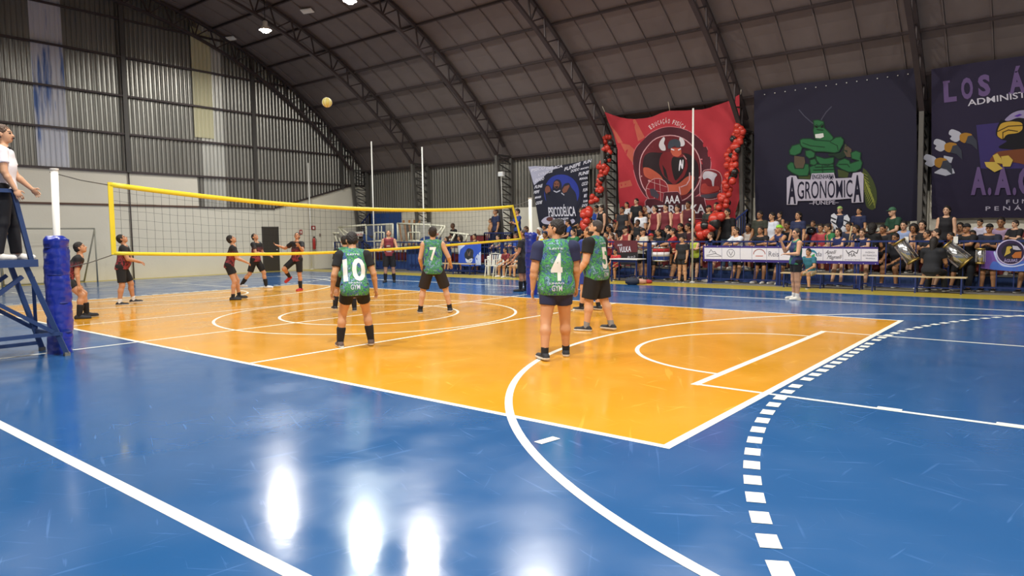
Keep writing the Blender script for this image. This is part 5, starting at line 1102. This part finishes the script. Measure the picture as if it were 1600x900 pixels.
def nums(f, top, n, r, w_=.25, names=True):
    decal(f, top, n, 0, -.46, w_*1.25, .32, M_wht, r, top, bold=.03); 
    decal(f, top, 'LEITE', 0, -.085, .17, .022, mat('pale_print', 0xc9cede, .6), r, top, name='name_print', bold=.02)
    decal(f, top, 'UNIÃO', .0, -.515, .18, .022, mat('pale_print', 0xc9cede, .6), r, top, name='sponsor_print', bold=.02)
    decal(f, top, 'GYM', .0, -.60, .13, .07, mat('pale_print', 0xc9cede, .6), r, top, name='sponsor_print', bold=.012)
# green team
f = Fig(H=1.76, wd=1.0, lean=20, hip=(28, 30), knee=(30, 34), ab=(11, 12), arm=(6, 10), aab=(18, 20), el=(35, 25), hp=-8, hy=8, vox=V)
p = atZ(556, 541); r, t = person(p[0], p[1], 146, 'player in green and navy vest number 10 standing with back to the viewer', f, 0xc6946e, 'short', 'b', (('tee', blk, 'shirt'), ('vest', J_green, 'vest')), ('shorts_short', blk), ('sock', blk), (mat('brown_shoe', 0x5c4a44, .7), M_sole)); nums(f, t, '10', r)
f = Fig(H=1.80, wd=1.22, lean=4, twist=-4, hip=(-4, 12), knee=(14, 6), ab=(7, 4), toe=(20, 5), arm=(-4, 8), aab=(14, 9), el=(14, 22), hp=6, hy=72, vox=V)
p = atZ(868, 560); r, t = person(p[0], p[1], 132, 'heavy player in green and navy vest number 4 with navy sleeves, nearest the viewer', f, 0xc6926c, 'short', 'b', (('tee', navy, 'shirt'), ('vest', J_green, 'vest')), ('shorts_short', navy), ('ankle_sock', blk)); nums(f, t, '4', r, .115)
f = Fig(H=1.83, wd=1.25, lean=3, belly=.03, twist=0, hip=(10, -8), knee=(6, 10), ab=(5, 5), arm=(6, 10), aab=(12, 10), el=(28, 30), hp=14, hy=18, vox=V)
p = atZ(936, 517); r, t = person(p[0], p[1], 182, 'stout bearded player in green vest number 5 with black sleeves, seen from behind', f, 0xd2a07c, 'buzz', 'g', (('tee', blk, 'shirt'), ('vest', J_green, 'vest')), ('shorts_wide', blk), ('ankle_sock', cl(0x8a8a8c)), beard=True); nums(f, t, '5', r, .13)
f = Fig(H=1.82, wd=.98, lean=10, hip=(14, 16), knee=(10, 14), ab=(16, 20), arm=(16, 10), aab=(14, 26), el=(45, 55), inw=(10, 0), hp=16, hy=4, vox=V)
p = atZ(680, 489); r, t = person(p[0], p[1], 136, 'player in sleeveless green vest number 7 with bare arms near the net', f, 0xd0a282, 'short', 'd', (('vest', J_green, 'vest'),), ('shorts_wide', mat('dark_brown_shorts', 0x221c1e, .8)), ('ankle_sock', blk)); decal(f, t, '7', 0, -.38, .13, .25, M_wht, r, t, bold=.03)
f = Fig(H=1.76, wd=1.0, lean=2, hip=(8, -6), knee=(4, 10), arm=(20, 30), aab=(10, 8), el=(60, 70), hp=16, hy=10, vox=V)
p = atZ(922, 485); r, t = person(p[0], p[1], 172, 'player in green vest over blue sleeves, half hidden behind number 5', f, 0xcf9e7a, 'buzz', 'n', (('tee', cl(0x2a3f9c), 'shirt'), ('vest', J_green, 'vest')), ('shorts', cl(0x2a3f9c)), ('ankle_sock', blk)); nums(f, t, '2', r, .13)
f = Fig(H=1.72, wd=.95, lean=25, hip=(40, 30), knee=(45, 35), ab=(14, 6), arm=(30, 30), aab=(10, 10), el=(40, 40), hp=10, vox=V)
p = atZ(539, 487); r, t = person(p[0], p[1], 150, 'crouching player in green vest hidden behind number 10, one leg showing', f, 0xb98765, 'short', 'b', (('tee', blk, 'shirt'), ('vest', J_green, 'vest')), ('shorts', blk), ('sock', blk)); nums(f, t, '8', r, .13)
# red team
f = Fig(H=1.74, wd=1.0, lean=32, hip=(46, 42), knee=(42, 52), ab=(5, 8), arm=(22, 24), aab=(8, 8), el=(12, 14), hp=34, hy=-8, vox=V)
p = atZ(130, 497); person(p[0], p[1], 68, 'crouching player in black and maroon jersey, leftmost on court beside the blue pad', f, 0xc08d6a, 'short', 'b', (('tee', J_red, 'jersey'),), ('shorts_short', blk), ('sock', blk), (M_rubber, M_rubber))
f = Fig(H=1.73, wd=1.1, lean=10, belly=.02, hip=(24, 2), knee=(20, 12), ab=(6, 8), arm=(28, 30), aab=(6, 10), el=(50, 55), inw=(25, 20), hp=38, hy=0, vox=V)
p = atZ(198, 476); person(p[0], p[1], 60, 'stocky player in black and maroon jersey with white socks looking up', f, 0xbb8664, 'short', 'b', (('tee', J_red, 'jersey'),), ('shorts', blk), ('ankle_sock', cl(0xd8d8d8)))
f = Fig(H=1.71, wd=.97, lean=14, hip=(26, 18), knee=(22, 26), ab=(6, 8), arm=(34, 34), aab=(6, 8), el=(40, 45), inw=(15, 15), hp=38, hy=0, vox=V)
p = atZ(369, 468); person(p[0], p[1], 58, 'player in maroon jersey and black shoes, left one of the close pair behind the net', f, 0xc08d6b, 'short', 'b', (('tee', J_red, 'jersey'),), ('shorts_short', blk), ('ankle_sock', blk), (M_rubber, M_rubber))
f = Fig(H=1.78, wd=1.0, lean=6, hip=(26, -18), knee=(20, 22), ab=(8, 8), arm=(20, 30), aab=(10, 14), el=(60, 60), inw=(15, 15), hp=38, hy=-20, vox=V)
p = atZ(397, 451); person(p[0], p[1], 30, 'striding player in maroon jersey and white shoes, right one of the close pair', f, 0xc08d6b, 'short', 'b', (('tee', J_red, 'jersey'),), ('shorts', blk), ('sock', blk), (cl(0xd0d0d4), M_sole))
f = Fig(H=1.74, wd=.97, lean=-4, hip=(2, 52), knee=(4, 105), ab=(2, 18), heel=(0, 30), arm=(30, 10), aab=(30, 60), el=(90, 100), hp=26, hy=30, vox=V)
p = atZ(463, 454); r, _ = person(p[0]-.05, p[1], 285, 'player in maroon and black jersey balancing on one leg in red shoes', f, 0xc08a68, 'short', 'b', (('tee', J_red, 'jersey'),), ('shorts', blk), ('sock', blk), (cl(0xb83030), cl(0xc04848)))
dz = min(f.J['anL'][2], f.J['anR'][2])
f = Fig(H=1.80, wd=.95, lean=2, hip=(4, 6), knee=(6, 4), ab=(5, 5), arm=(20, 20), aab=(18, 16), el=(65, 60), hp=34, hy=5, vox=V)
p = atZ(609, 441); r, t = person(p[0], p[1], 312, 'tall player in maroon sleeveless vest at the back of the far court, facing the viewer', f, 0xc18f70, 'short', 'b', (('tank', cl(0x7a2a34), 'vest'),), ('shorts_wide', blk), ('sock', blk), (M_rubber, M_rubber)); decal(f, t, 'AAA', 0, -.26, .14, .05, M_wht, r, t, True, 'print', bold=.02); decal(f, t, 'VULKA', 0, -.44, .18, .05, M_wht, r, t, True, 'print', bold=.02)
# officials
f = Fig(H=1.80, wd=1.02, lean=2, hip=(6, -4), knee=(4, 6), arm=(16, 10), aab=(6, 12), el=(30, 18), hp=4, hy=-8, vox=V)
p = Vector((.03, -6.3, 1.345)); r, t = person(p[0], p[1], 64, 'referee in white polo and black trousers standing on the blue stand', f, 0xc19374, 'short', 'n', (('tee', cl(0xe2dfe6), 'polo_shirt'),), ('pants', mat('black_trousers', 0x15151c, .8)), None, (cl(0xe0dcd8), M_sole), z=1.345)
w_ = MB(); jj = f.J; w_.bar(f.hl((.03, .12, -.06)), f.hl((.005, .10, -.06)), .014); w_.make('whistle', M_black, r); MB().tube([jj['nb']+f.F*.075+f.X*.09*s_ +np.array([0, 0, .0]) for s_ in (-1, -.5, 0, .5, 1)], .018, 8).make('collar', M_black, r, True)
f = Fig(H=1.74, wd=1.0, lean=0, hip=(3, -3), knee=(2, 4), arm=(10, 20), aab=(8, 8), el=(25, 40), hp=16, vox=V)
p = atZ(818, 455); r, t = person(p[0], p[1], 205, 'second referee in black polo and shorts behind the right net post', f, 0xb98463, 'buzz', 'g', (('tee', cl(0x26272c), 'polo_shirt'),), ('shorts_wide', cl(0x1e1f24)), ('sock', blk), (M_rubber, M_rubber)); MB().tube([f.J['el'+'R']*.62+f.J['shR']*.38+q for q in (np.array([0, -.05, 0]), np.array([.05, 0, 0]), np.array([0, .05, 0]))], .008, 6).make('sleeve_stripe', M_wht, t, True)
f = Fig(H=1.66, wd=1.05, female=True, lean=0, hip=(2, 0), knee=(2, 4), ab=(4, 4), arm=(15, 42), aab=(14, 8), el=(75, 112), inw=(30, 10), hp=0, hy=14, vox=V)
p = atZ(1243, 468); r, t = person(p[0], p[1], 222, 'woman in navy and green top standing on court, hand at her chin', f, 0xc49474, 'pony', 'd', (('tank', J_navygreen, 'top'),), ('shorts_short', blk), ('ankle_sock', cl(0xd8d4d0)), (cl(0xd8d2c8), M_sole))

# ------------------------------------------------------------------ the crowd
POSE = dict(
 stand=dict(arm=(4, 6), aab=(8, 8), el=(14, 18)), rail=dict(lean=14, hip=(14, 14), arm=(66, 66), aab=(14, 14), el=(28, 28), inw=(55, 45), hp=10),
 railh=dict(lean=14, hip=(14, 14), arm=(66, 60), aab=(14, 8), el=(28, 118), inw=(55, 5), hp=4), cross=dict(arm=(24, 26), aab=(10, 10), el=(88, 92), inw=(62, 58)),
 sit=dict(lean=14, hip=(84, 86), knee=(84, 88), ab=(9, 9), arm=(34, 30), aab=(12, 12), el=(52, 58), inw=(18, 20)), sith=dict(lean=16, hip=(86, 84), knee=(86, 84), ab=(8, 8), arm=(30, 48), aab=(10, 8), el=(60, 118), inw=(20, 8)),
 clap=dict(arm=(38, 40), aab=(12, 12), el=(92, 92), inw=(36, 36)), up=dict(arm=(20, 150), aab=(10, 14), el=(60, 20)))
_fc = {}; _mc = {}; PL_ = []
def cfig(pose, fem, w_):
    k = (pose, fem, w_)
    if k not in _fc:
        _fc[k] = Fig(H=1.72 if not fem else 1.66, wd=w_, female=fem, vox=.0125, **POSE[pose])
    return _fc[k]
def cm_(k, part, fn):
    kk = (k, part)
    if kk not in _mc: _mc[kk] = fn()
    return _mc[kk]
HR = dict(s='short', z='buzz', l='long', c='curly', u='bun', p='pony', k='cap', K='cap_back')
TOP = dict(t='tee', n='tank')
SK = [0xd3a688, 0xc4926e, 0xa0714f, 0xb8845f, 0x74503c]
TRN = Matrix.Identity(3)
def spect(u, v, pose, hr, tp, tc_, bot, sk, th, desc, w_=1.0, lvl=None, yf=None, hc=None):
    fem = pose.endswith('F'); ps = pose[:-1] if fem else pose; f = cfig(ps, fem, w_); key = (ps, fem, w_); h = np.array(f.J['head'])
    a = R(th-90); c, s_ = math.cos(a), math.sin(a); best = None
    if ps.startswith('rail'): cand = [(12.38, 0.0)]
    elif yf is not None: cand = [(yf[0], yf[1])]
    elif ps.startswith('sit'): cand = [(TY[L-1]-.2, .4*(L-1)) for L in ((lvl,) if lvl else (1, 2, 3, 4))]
    else: cand = [((12.42 if L == 0 else TY[L-1]+.26), .4*L) for L in ((lvl,) if lvl is not None else (0, 1, 2, 3))]
    x_e = atY(u, v, 13)[0]; cand = [q for q in cand if x_e > -10.2 or q[1] < .5] or cand[:1]
    if yf is None: cand = [(min(yb+dy, 14.32), zb) for yb, zb in cand for dy in ((0, .12, .22) if not ps.startswith('rail') else (0, .1, -.04))]
    for (yb, zb) in cand:
        sc = 1.0
        for _ in range(5):
            hw = np.array([c*h[0]-s_*h[1], s_*h[0]+c*h[1], h[2]])*sc; p = atY(u, v, yb+hw[1]); sc = (p[2]-zb)/h[2]
        xx = p[0]-hw[0]; co = abs(math.log(max(sc, .1)))+.10*sum(1 for a_, b_, c_ in PL_ if abs(a_-xx) < .36 and abs(b_-yb) < .34)
        if best is None or co < best[0]: best = (co, sc, xx, yb, zb)
    _, sc, x, yb, zb = best; PL_.append((x, yb, zb))
    if not .86 < sc < 1.12: print('SCALE', round(sc, 2), desc, (yb, zb))
    sc = min(1.14, max(.62, sc))
    r = empty('person', (x, yb, zb), a, desc, 'person', 'spectators in the stands and along the railing'); r.scale = (sc,)*3
    skt = SK[sk]; wear(r, 'body', cm_(key, 'b', f.build), [skin(skt), M_eye, lipm(skt), hm('b')])
    if tp == 'C': wear(r, 'top', cm_(key, 'tank', lambda: f.cloth('tank')), tc_ if not isinstance(tc_, int) else cl(tc_))
    elif tp: kk = TOP[tp]; wear(r, 'shirt' if tp == 't' else 'vest', cm_(key, kk, lambda: f.cloth(kk)), tc_ if not isinstance(tc_, int) else cl(tc_))
    bk, bc = {'s': ('shorts', 0x1b1c22), 'j': ('pants', 0x5f7894), 'p': ('pants', 0x1e2028), 'h': ('shorts_short', 0x1d1d22), 'd': ('shorts_short', 0x4c6484), 'k': ('shorts', 0xb9a88a), 'r': ('shorts_short', 0xa8262c), 'f': ('shorts_short', 0xc48f92), 'n': ('shorts', 0x23305e)}[bot]
    wear(r, 'trousers' if bk == 'pants' else 'shorts', cm_(key, bk, lambda: f.cloth(bk)), cl(bc))
    kind = HR[hr]; wear(r, 'cap' if hr in 'kK' else 'hair', cm_(key, kind, lambda: f.hair(kind)), (cl(hc) if isinstance(hc, int) else hm(hc or 'b')))
    for n in 'LR': wear(r, 'shoe', cm_(key, 'sh'+n, lambda: f.foot('shoe', n)), [M_rubber if (int(u)+sk) % 3 else cl(0xcfcac4), M_sole])
    return r
CROWD = [
 # left part, behind the railing
 (697, 374, 'railF', 'l', 't', 0x2b4f9c, 'd', 1, 262, 'woman in a blue tee at the railing, left end of the crowd'),
 (707, 353, 'sit', 's', 't', 0x1b1c20, 'p', 4, 250, 'dark haired person in black high up behind the right portable hoop'),
 (718, 372, 'railF', 'c', 't', 0x23262e, 'h', 3, 250, 'curly haired woman leaning on the railing above the blue flag'),
 (741, 370, 'railF', 'u', 'n', 0x3b3a42, 'h', 1, 275, 'woman with a hair bun leaning on the railing right above the blue flag'),
 (766, 345, 'standF', 's', 'n', 0xb08a62, 's', 1, 230, 'boy in a tan top standing on the barred landing'),
 (774, 331, 'stand', 's', 't', 0x222b4e, 'p', 3, 250, 'man in a navy tee standing tall on the barred landing'),
 (778, 371, 'railF', 'u', 't', 0x6d6f6a, 'd', 0, 255, 'woman in an olive grey top and denim shorts behind the plastic chairs'),
 (795, 371, 'rail', 'z', 't', 0x77777c, 's', 1, 250, 'person in a grey print tee leaning on the railing left of the net tape corner'),
 (806, 369, 'cross', 's', 't', 0x2a4a9c, 's', 3, 255, 'person in blue just right of the grey tee, behind the net corner'),
 (808, 331, 'cross', 's', 't', 0x2a458e, 'p', 1, 240, 'man in a blue tee standing against the white wall left of the net post'),
 (822, 356, 'sit', 's', 't', 0x2a3450, 's', 2, 255, 'seated man in dark clothes behind the second referee'),
 (839, 371, 'rail', 'k', 't', 0x1e1f26, 's', 2, 265, 'person in a white cap leaning on the railing just right of the right post'),
 (842, 359, 'sitF', 'l', 't', 0xe0e0e0, 'h', 2, 265, 'long haired woman in a white top behind the person in the white cap'),
 (851, 367, 'rail', 's', 't', 0xdfd02f, 's', 2, 262, 'man in a bright yellow tee at the railing'),
 (850, 355, 'sit', 's', 't', 0x34507e, 's', 3, 255, 'seated man behind the bright yellow tee'),
 (877, 348, 'sit', 'k', 't', 0x2b2b30, 's', 1, 240, 'person in a dark cap seated below the black and white banner'),
 (887, 348, 'sithF', 'p', 't', 0x2b58b0, 'h', 1, 215, 'woman in royal blue, hand at her face, below the black and white banner'),
 (862, 365, 'sit', 'l', 't', 0x34383f, 'p', 1, 250, 'dark clothed person directly left of player number 4 head'),
 (895, 363, 'rail', 's', 't', 0x2d6e42, 's', 0, 262, 'bearded man in a green tee at the railing between players 4 and 5'),
 (904, 352, 'sit', 'l', 't', 0x1d1e25, 'p', 2, 255, 'dark haired person in black above the green tee man'),
 (909, 329, 'sitF', 's', 't', 0x2c58b4, 'd', 1, 215, 'woman in bright blue seated at the right corner of the lettered banner'),
 (932, 322, 'sit', 's', 't', 0x2a4ea8, 'p', 1, 240, 'man in a blue tee in the top row beside a black tank top'),
 (921, 345, 'sit', 's', 't', 0x1f1f26, 's', 3, 250, 'person in black right of the stack of red balloons'),
 (939, 326, 'standF', 'u', 'n', 0x15151a, 'p', 0, 250, 'woman in a black tank top standing beside the column left of the red banner'),
 (945, 346, 'sit', 'l', 't', 0x6c5548, 's', 1, 255, 'long haired person in brown right of player number 5 head'),
 # block below the red banner
 (952, 343, 'sitF', 's', 't', 0xd6d2d2, 'h', 1, 245, 'woman in a white tee at the left foot of the red banner'),
 (947, 367, 'rail', 's', 't', 0x8a3a3a, 's', 1, 255, 'person in a faded red tee at the railing right of player 5 shoulder'),
 (955, 369, 'clap', 'l', 't', 0xa82e34, 'h', 0, 240, 'long haired person in a bright red tee behind the maroon flag'),
 (951, 357, 'sit', 's', 't', 0xc8c6c8, 's', 2, 255, 'person in a pale grey tee two rows behind the maroon flag'),
 (961, 352, 'sit', 's', 't', 0x1b1b20, 's', 1, 262, 'man in a black tee seated above the maroon flag'),
 (964, 337, 'sit', 's', 't', 0xa02a34, 'p', 1, 262, 'man in a red tee near the lower left corner of the red banner'),
 (972, 328, 'stand', 's', 't', 0x23242b, 'p', 2, 255, 'man in a charcoal tee standing in the top row, leftmost under the red banner'),
 (979, 320, 'stand', 's', 't', J_plaid, 'p', 1, 255, 'man in a black and white striped shirt in the top row'),
 (974, 346, 'sitF', 's', 't', 0x7e2a30, 'h', 1, 255, 'woman in a dark red tee seated between two black tees'),
 (977, 356, 'sithF', 'k', 'n', 0x9a3a3c, 'h', 0, 250, 'woman in a dark visor cap with bare arms and hands clasped at her mouth'),
 (980, 344, 'sit', 's', 't', 0x38393c, 'p', 1, 260, 'man in a dark grey tee seated below the purple tee'),
 (987, 331, 'sit', 'z', 't', 0x7c3a86, 'p', 0, 262, 'person in a purple tee'),
 (994, 315, 'stand', 's', 't', 0x17171c, 'p', 0, 262, 'man in a black tee standing tallest in the top row at the left'),
 (1001, 333, 'stand', 's', 't', 0xe0e2ea, 's', 1, 262, 'big man in a white tee in the middle of the crowd', 1.15),
 (996, 348, 'up', 's', 'n', 0x16161b, 'p', 4, 262, 'dark skinned man in a black vest with one arm raised'),
 (1004, 362, 'cross', 'k', 't', 0xcfcabd, 's', 1, 255, 'person in a black cap and cream tee near the railing'),
 (998, 371, 'railF', 'l', 't', 0xc9bda6, 'h', 0, 262, 'woman in a cream top at the railing right of the maroon flag'),
 (1008, 326, 'sit', 's', 't', 0x5b4438, 'p', 1, 255, 'person in brown just behind the big white tee'),
 (1015, 337, 'sitF', 'l', 'n', 0x74533c, 'h', 1, 250, 'long haired woman in a brown top beside the big white tee'),
 (1012, 352, 'sitF', 's', 't', 0x3f3a94, 'h', 0, 255, 'woman in a violet blue tee'),
 (1017, 370, 'rail', 'k', 't', 0xdedde2, 's', 2, 250, 'person in a red cap and white tee at the railing beside the bass drum', 1.0, None, None, 0xb03030),
 (1023, 326, 'standF', 'l', 'n', 0x7a2430, 'p', 0, 250, 'long haired woman in a maroon vest and black sleeve'),
 (1032, 350, 'sit', 'z', 't', 0x151519, 'p', 2, 240, 'broad man in black with close cropped hair seated in mid crowd', 1.15),
 (1029, 364, 'sit', 's', 't', 0x1c1c22, 's', 1, 262, 'man in black low behind the bass drum'),
 (1040, 324, 'stand', 's', 'n', 0x6c242e, 'p', 0, 262, 'tall man in a maroon basketball vest under the white letters'),
 (1043, 358, 'sit', 's', 't', 0x17181e, 's', 0, 200, 'man in black in profile behind the red tee'),
 (1051, 362, 'rail', 's', 't', 0xa8282e, 's', 1, 215, 'man in a red tee stretching his arm along the railing'),
 (1053, 338, 'sitF', 'l', 'n', 0x18171d, 'h', 0, 262, 'woman in a strappy black top between the maroon vests'),
 (1058, 326, 'standF', 'u', 'n', 0x8a2c36, 'p', 0, 262, 'woman in a maroon vest with a hair bun in the top row'),
 (1068, 338, 'sit', 's', 'n', 0x58202a, 's', 2, 225, 'dark skinned man in a maroon vest seated holding a round black cup'),
 (1075, 320, 'stand', 's', 'n', 0x5f2029, 'p', 2, 262, 'dark skinned tall man in a maroon vest standing rightmost under the letters'),
 (1063, 352, 'sit', 's', 't', 0x2a1c20, 's', 3, 255, 'man in a blackish maroon tee below the man with the cup'),
 (1075, 352, 'sit', 's', 't', 0x4a1c26, 's', 1, 240, 'person in a wine coloured tee left of the white pole'),
 (1084, 359, 'sit', 'z', 't', 0x74303c, 'p', 0, 255, 'grey haired man in a maroon shirt just left of the white pole'),
 (1064, 375, 'rail', 's', 'n', 0x1b1b22, 'h', 1, 262, 'short person leaning behind the railing left of the white pole'),
 (1084, 372, 'railF', 'u', 'n', 0xb4c544, 'h', 0, 262, 'girl in a lime green top at the railing beside the white pole'),
 (1096, 366, 'sit', 's', 't', 0x5a2630, 's', 1, 255, 'person in dark red half hidden by the big red balloons'),
 (1107, 326, 'stand', 'k', 't', 0x2c322e, 'p', 1, 250, 'man in a dark olive tee and cap among the balloons'),
 (1119, 322, 'stand', 's', 't', 0x18181c, 'p', 3, 255, 'person in black at the foot of the right balloon garland'),
 (1110, 368, 'rail', 's', 't', 0x1f2848, 'f', 0, 215, 'person in a navy tee and pink shorts in profile at the railing'),
 (1136, 331, 'stand', 's', 't', 0x131317, 'j', 1, 255, 'tall man in a black tee and light blue jeans on the stairs', 1.05, 1),
 # behind the sponsor banner
 (1150, 361, 'rail', 's', 't', 0xe2e4ea, 's', 1, 240, 'man in a white tee leaning on the railing above the sponsor banner'),
 (1169, 356, 'sitF', 'l', 'n', 0xd8cfc8, 'h', 2, 262, 'dark skinned woman in a cream strap top behind the white tee'),
 (1178, 362, 'sit', 'z', 't', 0x6a5a4c, 's', 1, 225, 'man in tan looking left behind the black tee'),
 (1188, 360, 'rail', 's', 't', 0x16161b, 's', 3, 262, 'man in a black tee with both arms over the railing'),
 (1187, 336, 'stand', 's', 't', 0x33362c, 'p', 2, 255, 'man in a dark olive shirt standing left of the grasshopper banner text'),
 (1206, 338, 'stand', 's', 't', 0xd2d6e2, 'p', 1, 240, 'man in a white tee at the left edge of the navy banner'),
 (1218, 336, 'standF', 'u', 'n', 0x4a3a2c, 'p', 1, 240, 'woman in a brown sleeveless top beside the man in white'),
 (1200, 360, 'sit', 'l', 't', 0x3a3f3e, 's', 1, 250, 'long haired person in dark green grey behind the railing'),
 (1217, 358, 'rail', 'K', 'n', 0x232c5c, 'n', 1, 240, 'man with a lime green head cover and navy vest at the railing', 1.0, None, None, 0x8fd23c),
 (1230, 352, 'sit', 's', 't', 0x20252e, 's', 2, 250, 'person in black just left of the woman on court'),
 (1247, 337, 'standF', 'l', 't', 0x242b4e, 'p', 1, 255, 'woman in a navy tee standing below the letters of the navy banner'),
 (1282, 356, 'sit', 's', 't', 0xc04a56, 's', 1, 262, 'small child in a coral pink tee'),
 (1293, 356, 'sit', 's', 't', 0x2f7a4a, 's', 1, 225, 'child in a green tee beside the one in coral'),
 (1309, 363, 'railhF', 'l', 'n', 0x20285a, 'h', 0, 255, 'dark haired woman in a navy vest with a hand at her mouth'),
 (1312, 328, 'stand', 'K', 't', 0x222a46, 'p', 0, 262, 'person in a green and white cap holding a black and white flag', 1.0, None, None, 0x9ab86a),
 (1337, 358, 'sitF', 'l', 't', 0x33302c, 'h', 1, 235, 'woman holding a pale stick under the man in navy'),
 (1342, 330, 'stand', 's', 't', 0x20284c, 'p', 1, 262, 'man in a navy tee standing below the right end of the banner text'),
 (1347, 364, 'railhF', 'u', 'n', 0x22264a, 'h', 0, 262, 'smiling woman in navy with a hand on her cheek'),
 (1364, 356, 'sitF', 'c', 't', 0x141418, 'p', 3, 80, 'person with big curly black hair facing away'),
 (1326, 354, 'sit', 's', 't', 0x2a3148, 's', 1, 255, 'person in dark blue behind the hand-at-mouth woman'),
 (1394, 331, 'sit', 'k', 't', 0x1f4634, 'p', 0, 225, 'bearded man in a dark green tee and cap seated with knees up', 1.05, None, None, 0x3f6a50),
 (1379, 358, 'sit', 's', 't', 0x24242a, 's', 3, 255, 'person in black below the dark green tee'),
 (1412, 352, 'sitF', 'p', 'n', 0x93a4cc, 'd', 0, 262, 'woman in a pale blue tube top'),
 (1400, 363, 'sit', 's', 't', 0x1c1e26, 's', 2, 250, 'dark clothed person left of the pale blue top'),
 (1441, 350, 'sitF', 'l', 'n', 0x241a1c, 'h', 0, 262, 'woman in a thin strap black top in front of the column'),
 (1427, 357, 'sitF', 'c', 't', 0x17171c, 'p', 2, 262, 'curly haired person in black between the two women in strap tops'),
 (1448, 366, 'railh', 's', 't', 0x23242c, 's', 1, 225, 'man with chin on hand at the railing'),
 (1463, 364, 'rail', 's', 't', 0x1a1b22, 's', 0, 205, 'pale profile man leaning with both arms on the railing above the printed black shirt'),
 (1479, 329, 'standF', 'l', 'n', 0x15131a, 'r', 0, 262, 'woman in a black crop top and red shorts standing under the purple banner'),
 (1485, 369, 'rail', 's', 't', 0x2a2024, 's', 3, 225, 'person with face low behind the wide chrome drum'),
 (1500, 355, 'sitF', 'l', 't', 0xa9b4d8, 'h', 1, 262, 'woman in a light blue top behind the capped man'),
 (1510, 357, 'rail', 'k', 't', 0x17171c, 'p', 3, 240, 'man in a black cap leaning above the wide chrome drum', 1.0, None, None, 0x1b1a1e),
 (1531, 348, 'sit', 's', 't', 0xccc8dc, 's', 1, 240, 'man in a white tee in front of the white wall'),
 (1546, 357, 'cross', 'k', 't', 0x1c2034, 's', 3, 262, 'man in a dark cap and navy tee left of the violet flag', 1.1, 0),
 (1564, 347, 'sit', 's', 't', 0xa088a8, 's', 2, 262, 'man in a mauve tee in the top row at the right'),
 (1586, 350, 'cross', 's', 't', 0x17171c, 's', 0, 225, 'big man in a black tee behind the violet flag', 1.15, 1),
 (1606, 362, 'rail', 's', 't', 0x26262e, 's', 1, 255, 'person in dark clothes cut by the right edge of the view'),
 (1520, 366, 'sit', 's', 't', 0x202024, 's', 2, 255, 'dark clothed person between the capped man and the white tee'),
 (1270, 350, 'sit', 's', 't', 0x202a50, 's', 1, 262, 'person in navy beside the dark helmet on the ledge'),
]
random.seed(11)
for e in CROWD:
    a = list(e)+[None]*(14-len(e)); u, v, pose, hr, tp, tc_, bot, sk, th, desc, w_, lvl, yf, hc = a
    r = spect(u, v, pose, hr, tp, tc_, bot, sk, th, desc, w_ or 1.0, lvl, yf, hc if hc is not None else (0xd8d6d2 if 'white cap' in desc else (0x1b1a1e if hr in 'kK' else random.choice('bbbdn'))))
# people in front of the railing
spect(789, 391, 'sit', 's', 't', J_stripe, 's', 3, 262, 'boy in a red and black striped shirt seated on a white plastic chair', 1.0, None, (10.72, 0.0))
spect(807, 390, 'sit', 's', 't', 0x34363c, 'k', 1, 250, 'person in cream shorts seated behind the second referee', 1.0, None, (10.7, 0.0))
spect(961, 393, 'sit', 's', 't', 0xb42f34, 's', 3, 262, 'child in a red and white top seated behind the scorer table', 1.0, None, (11.3, 0.0))
spect(1066, 374, 'stand', 's', 't', 0x1c1b20, 'h', 1, 262, 'sturdy person in black shorts standing before the railing near the white pole', 1.1, None, (11.6, 0.0))
spect(1263, 394, 'sit', 's', 't', 0x2c6a7c, 'k', 1, 255, 'person in a teal tee and khaki shorts seated on the bench behind the standing woman', 1.0, None, (11.0, 0.0))
spect(1460, 378, 'sit', 'l', 't', 0x15161d, 'p', 3, 80, 'person in a black shirt with white print seated on the bench, back turned', 1.1, None, (11.65, 0.0))
# a few held or resting things
p = atY(1268, 361, 13.4); t = empty('motorcycle_helmet', p, 0, 'glossy black helmet resting on the ledge behind the sponsor banner', 'helmet'); MB().ball((0, 0, 0), .15, 18, 12, (1, 1.1, .9)).make('shell', mat('gloss_black', 0x141418, .15), t, True); MB().box((-.1, -.17, -.05), (.1, -.1, .04)).make('visor', mat('smoke_visor', 0x33353c, .1), t)
fl = Cloth('checked_flag', 13.55, lambda x, z: .03*math.sin(15*x+8*z), 'black and white checked flag draped over the person in the green cap', 'flag')
fl.poly('cloth', [[(1299, 336), (1303, 333), (1308, 338), (1306, 350), (1312, 360), (1317, 352), (1319, 338), (1324, 335), (1328, 342), (1326, 355), (1320, 368), (1312, 368), (1304, 358), (1298, 346)]], cl(0xcacbd4), 0)
fl.poly('stripe', [q for a, b in (((1299, 340), (1306, 343)), ((1300, 346), (1308, 351)), ((1319, 344), (1327, 347)), ((1318, 352), (1325, 358)), ((1307, 356), (1314, 362))) for q in stroke([a, b], 2)], cl(0x20222c), 2)
a = atY(1326, 368, 13.1); b = atY(1331, 353, 13.1); t = empty('pale_stick', a, 0, 'pale wooden stick held upright in the crowd', 'stick'); tube('shaft', [(0, 0, -.35), (b[0]-a[0], 0, b[2]-a[2])], .022, M_wood, t)
p = atY(1079, 344, 13.0); t = empty('black_cup', p, 0, 'round black cup with a pale lid held in the crowd under the red banner', 'cup'); MB().lathe([(.06, -.08), (.075, 0), (.075, .05)], 16, (0, 0, 0), 0, (0, -1, .3)).make('cup', M_black, t, True); MB().lathe([(.035, -.005), (.035, .005)], 14, (0, -.06, .02), 0, (0, -1, .3)).make('lid', M_wht, t)
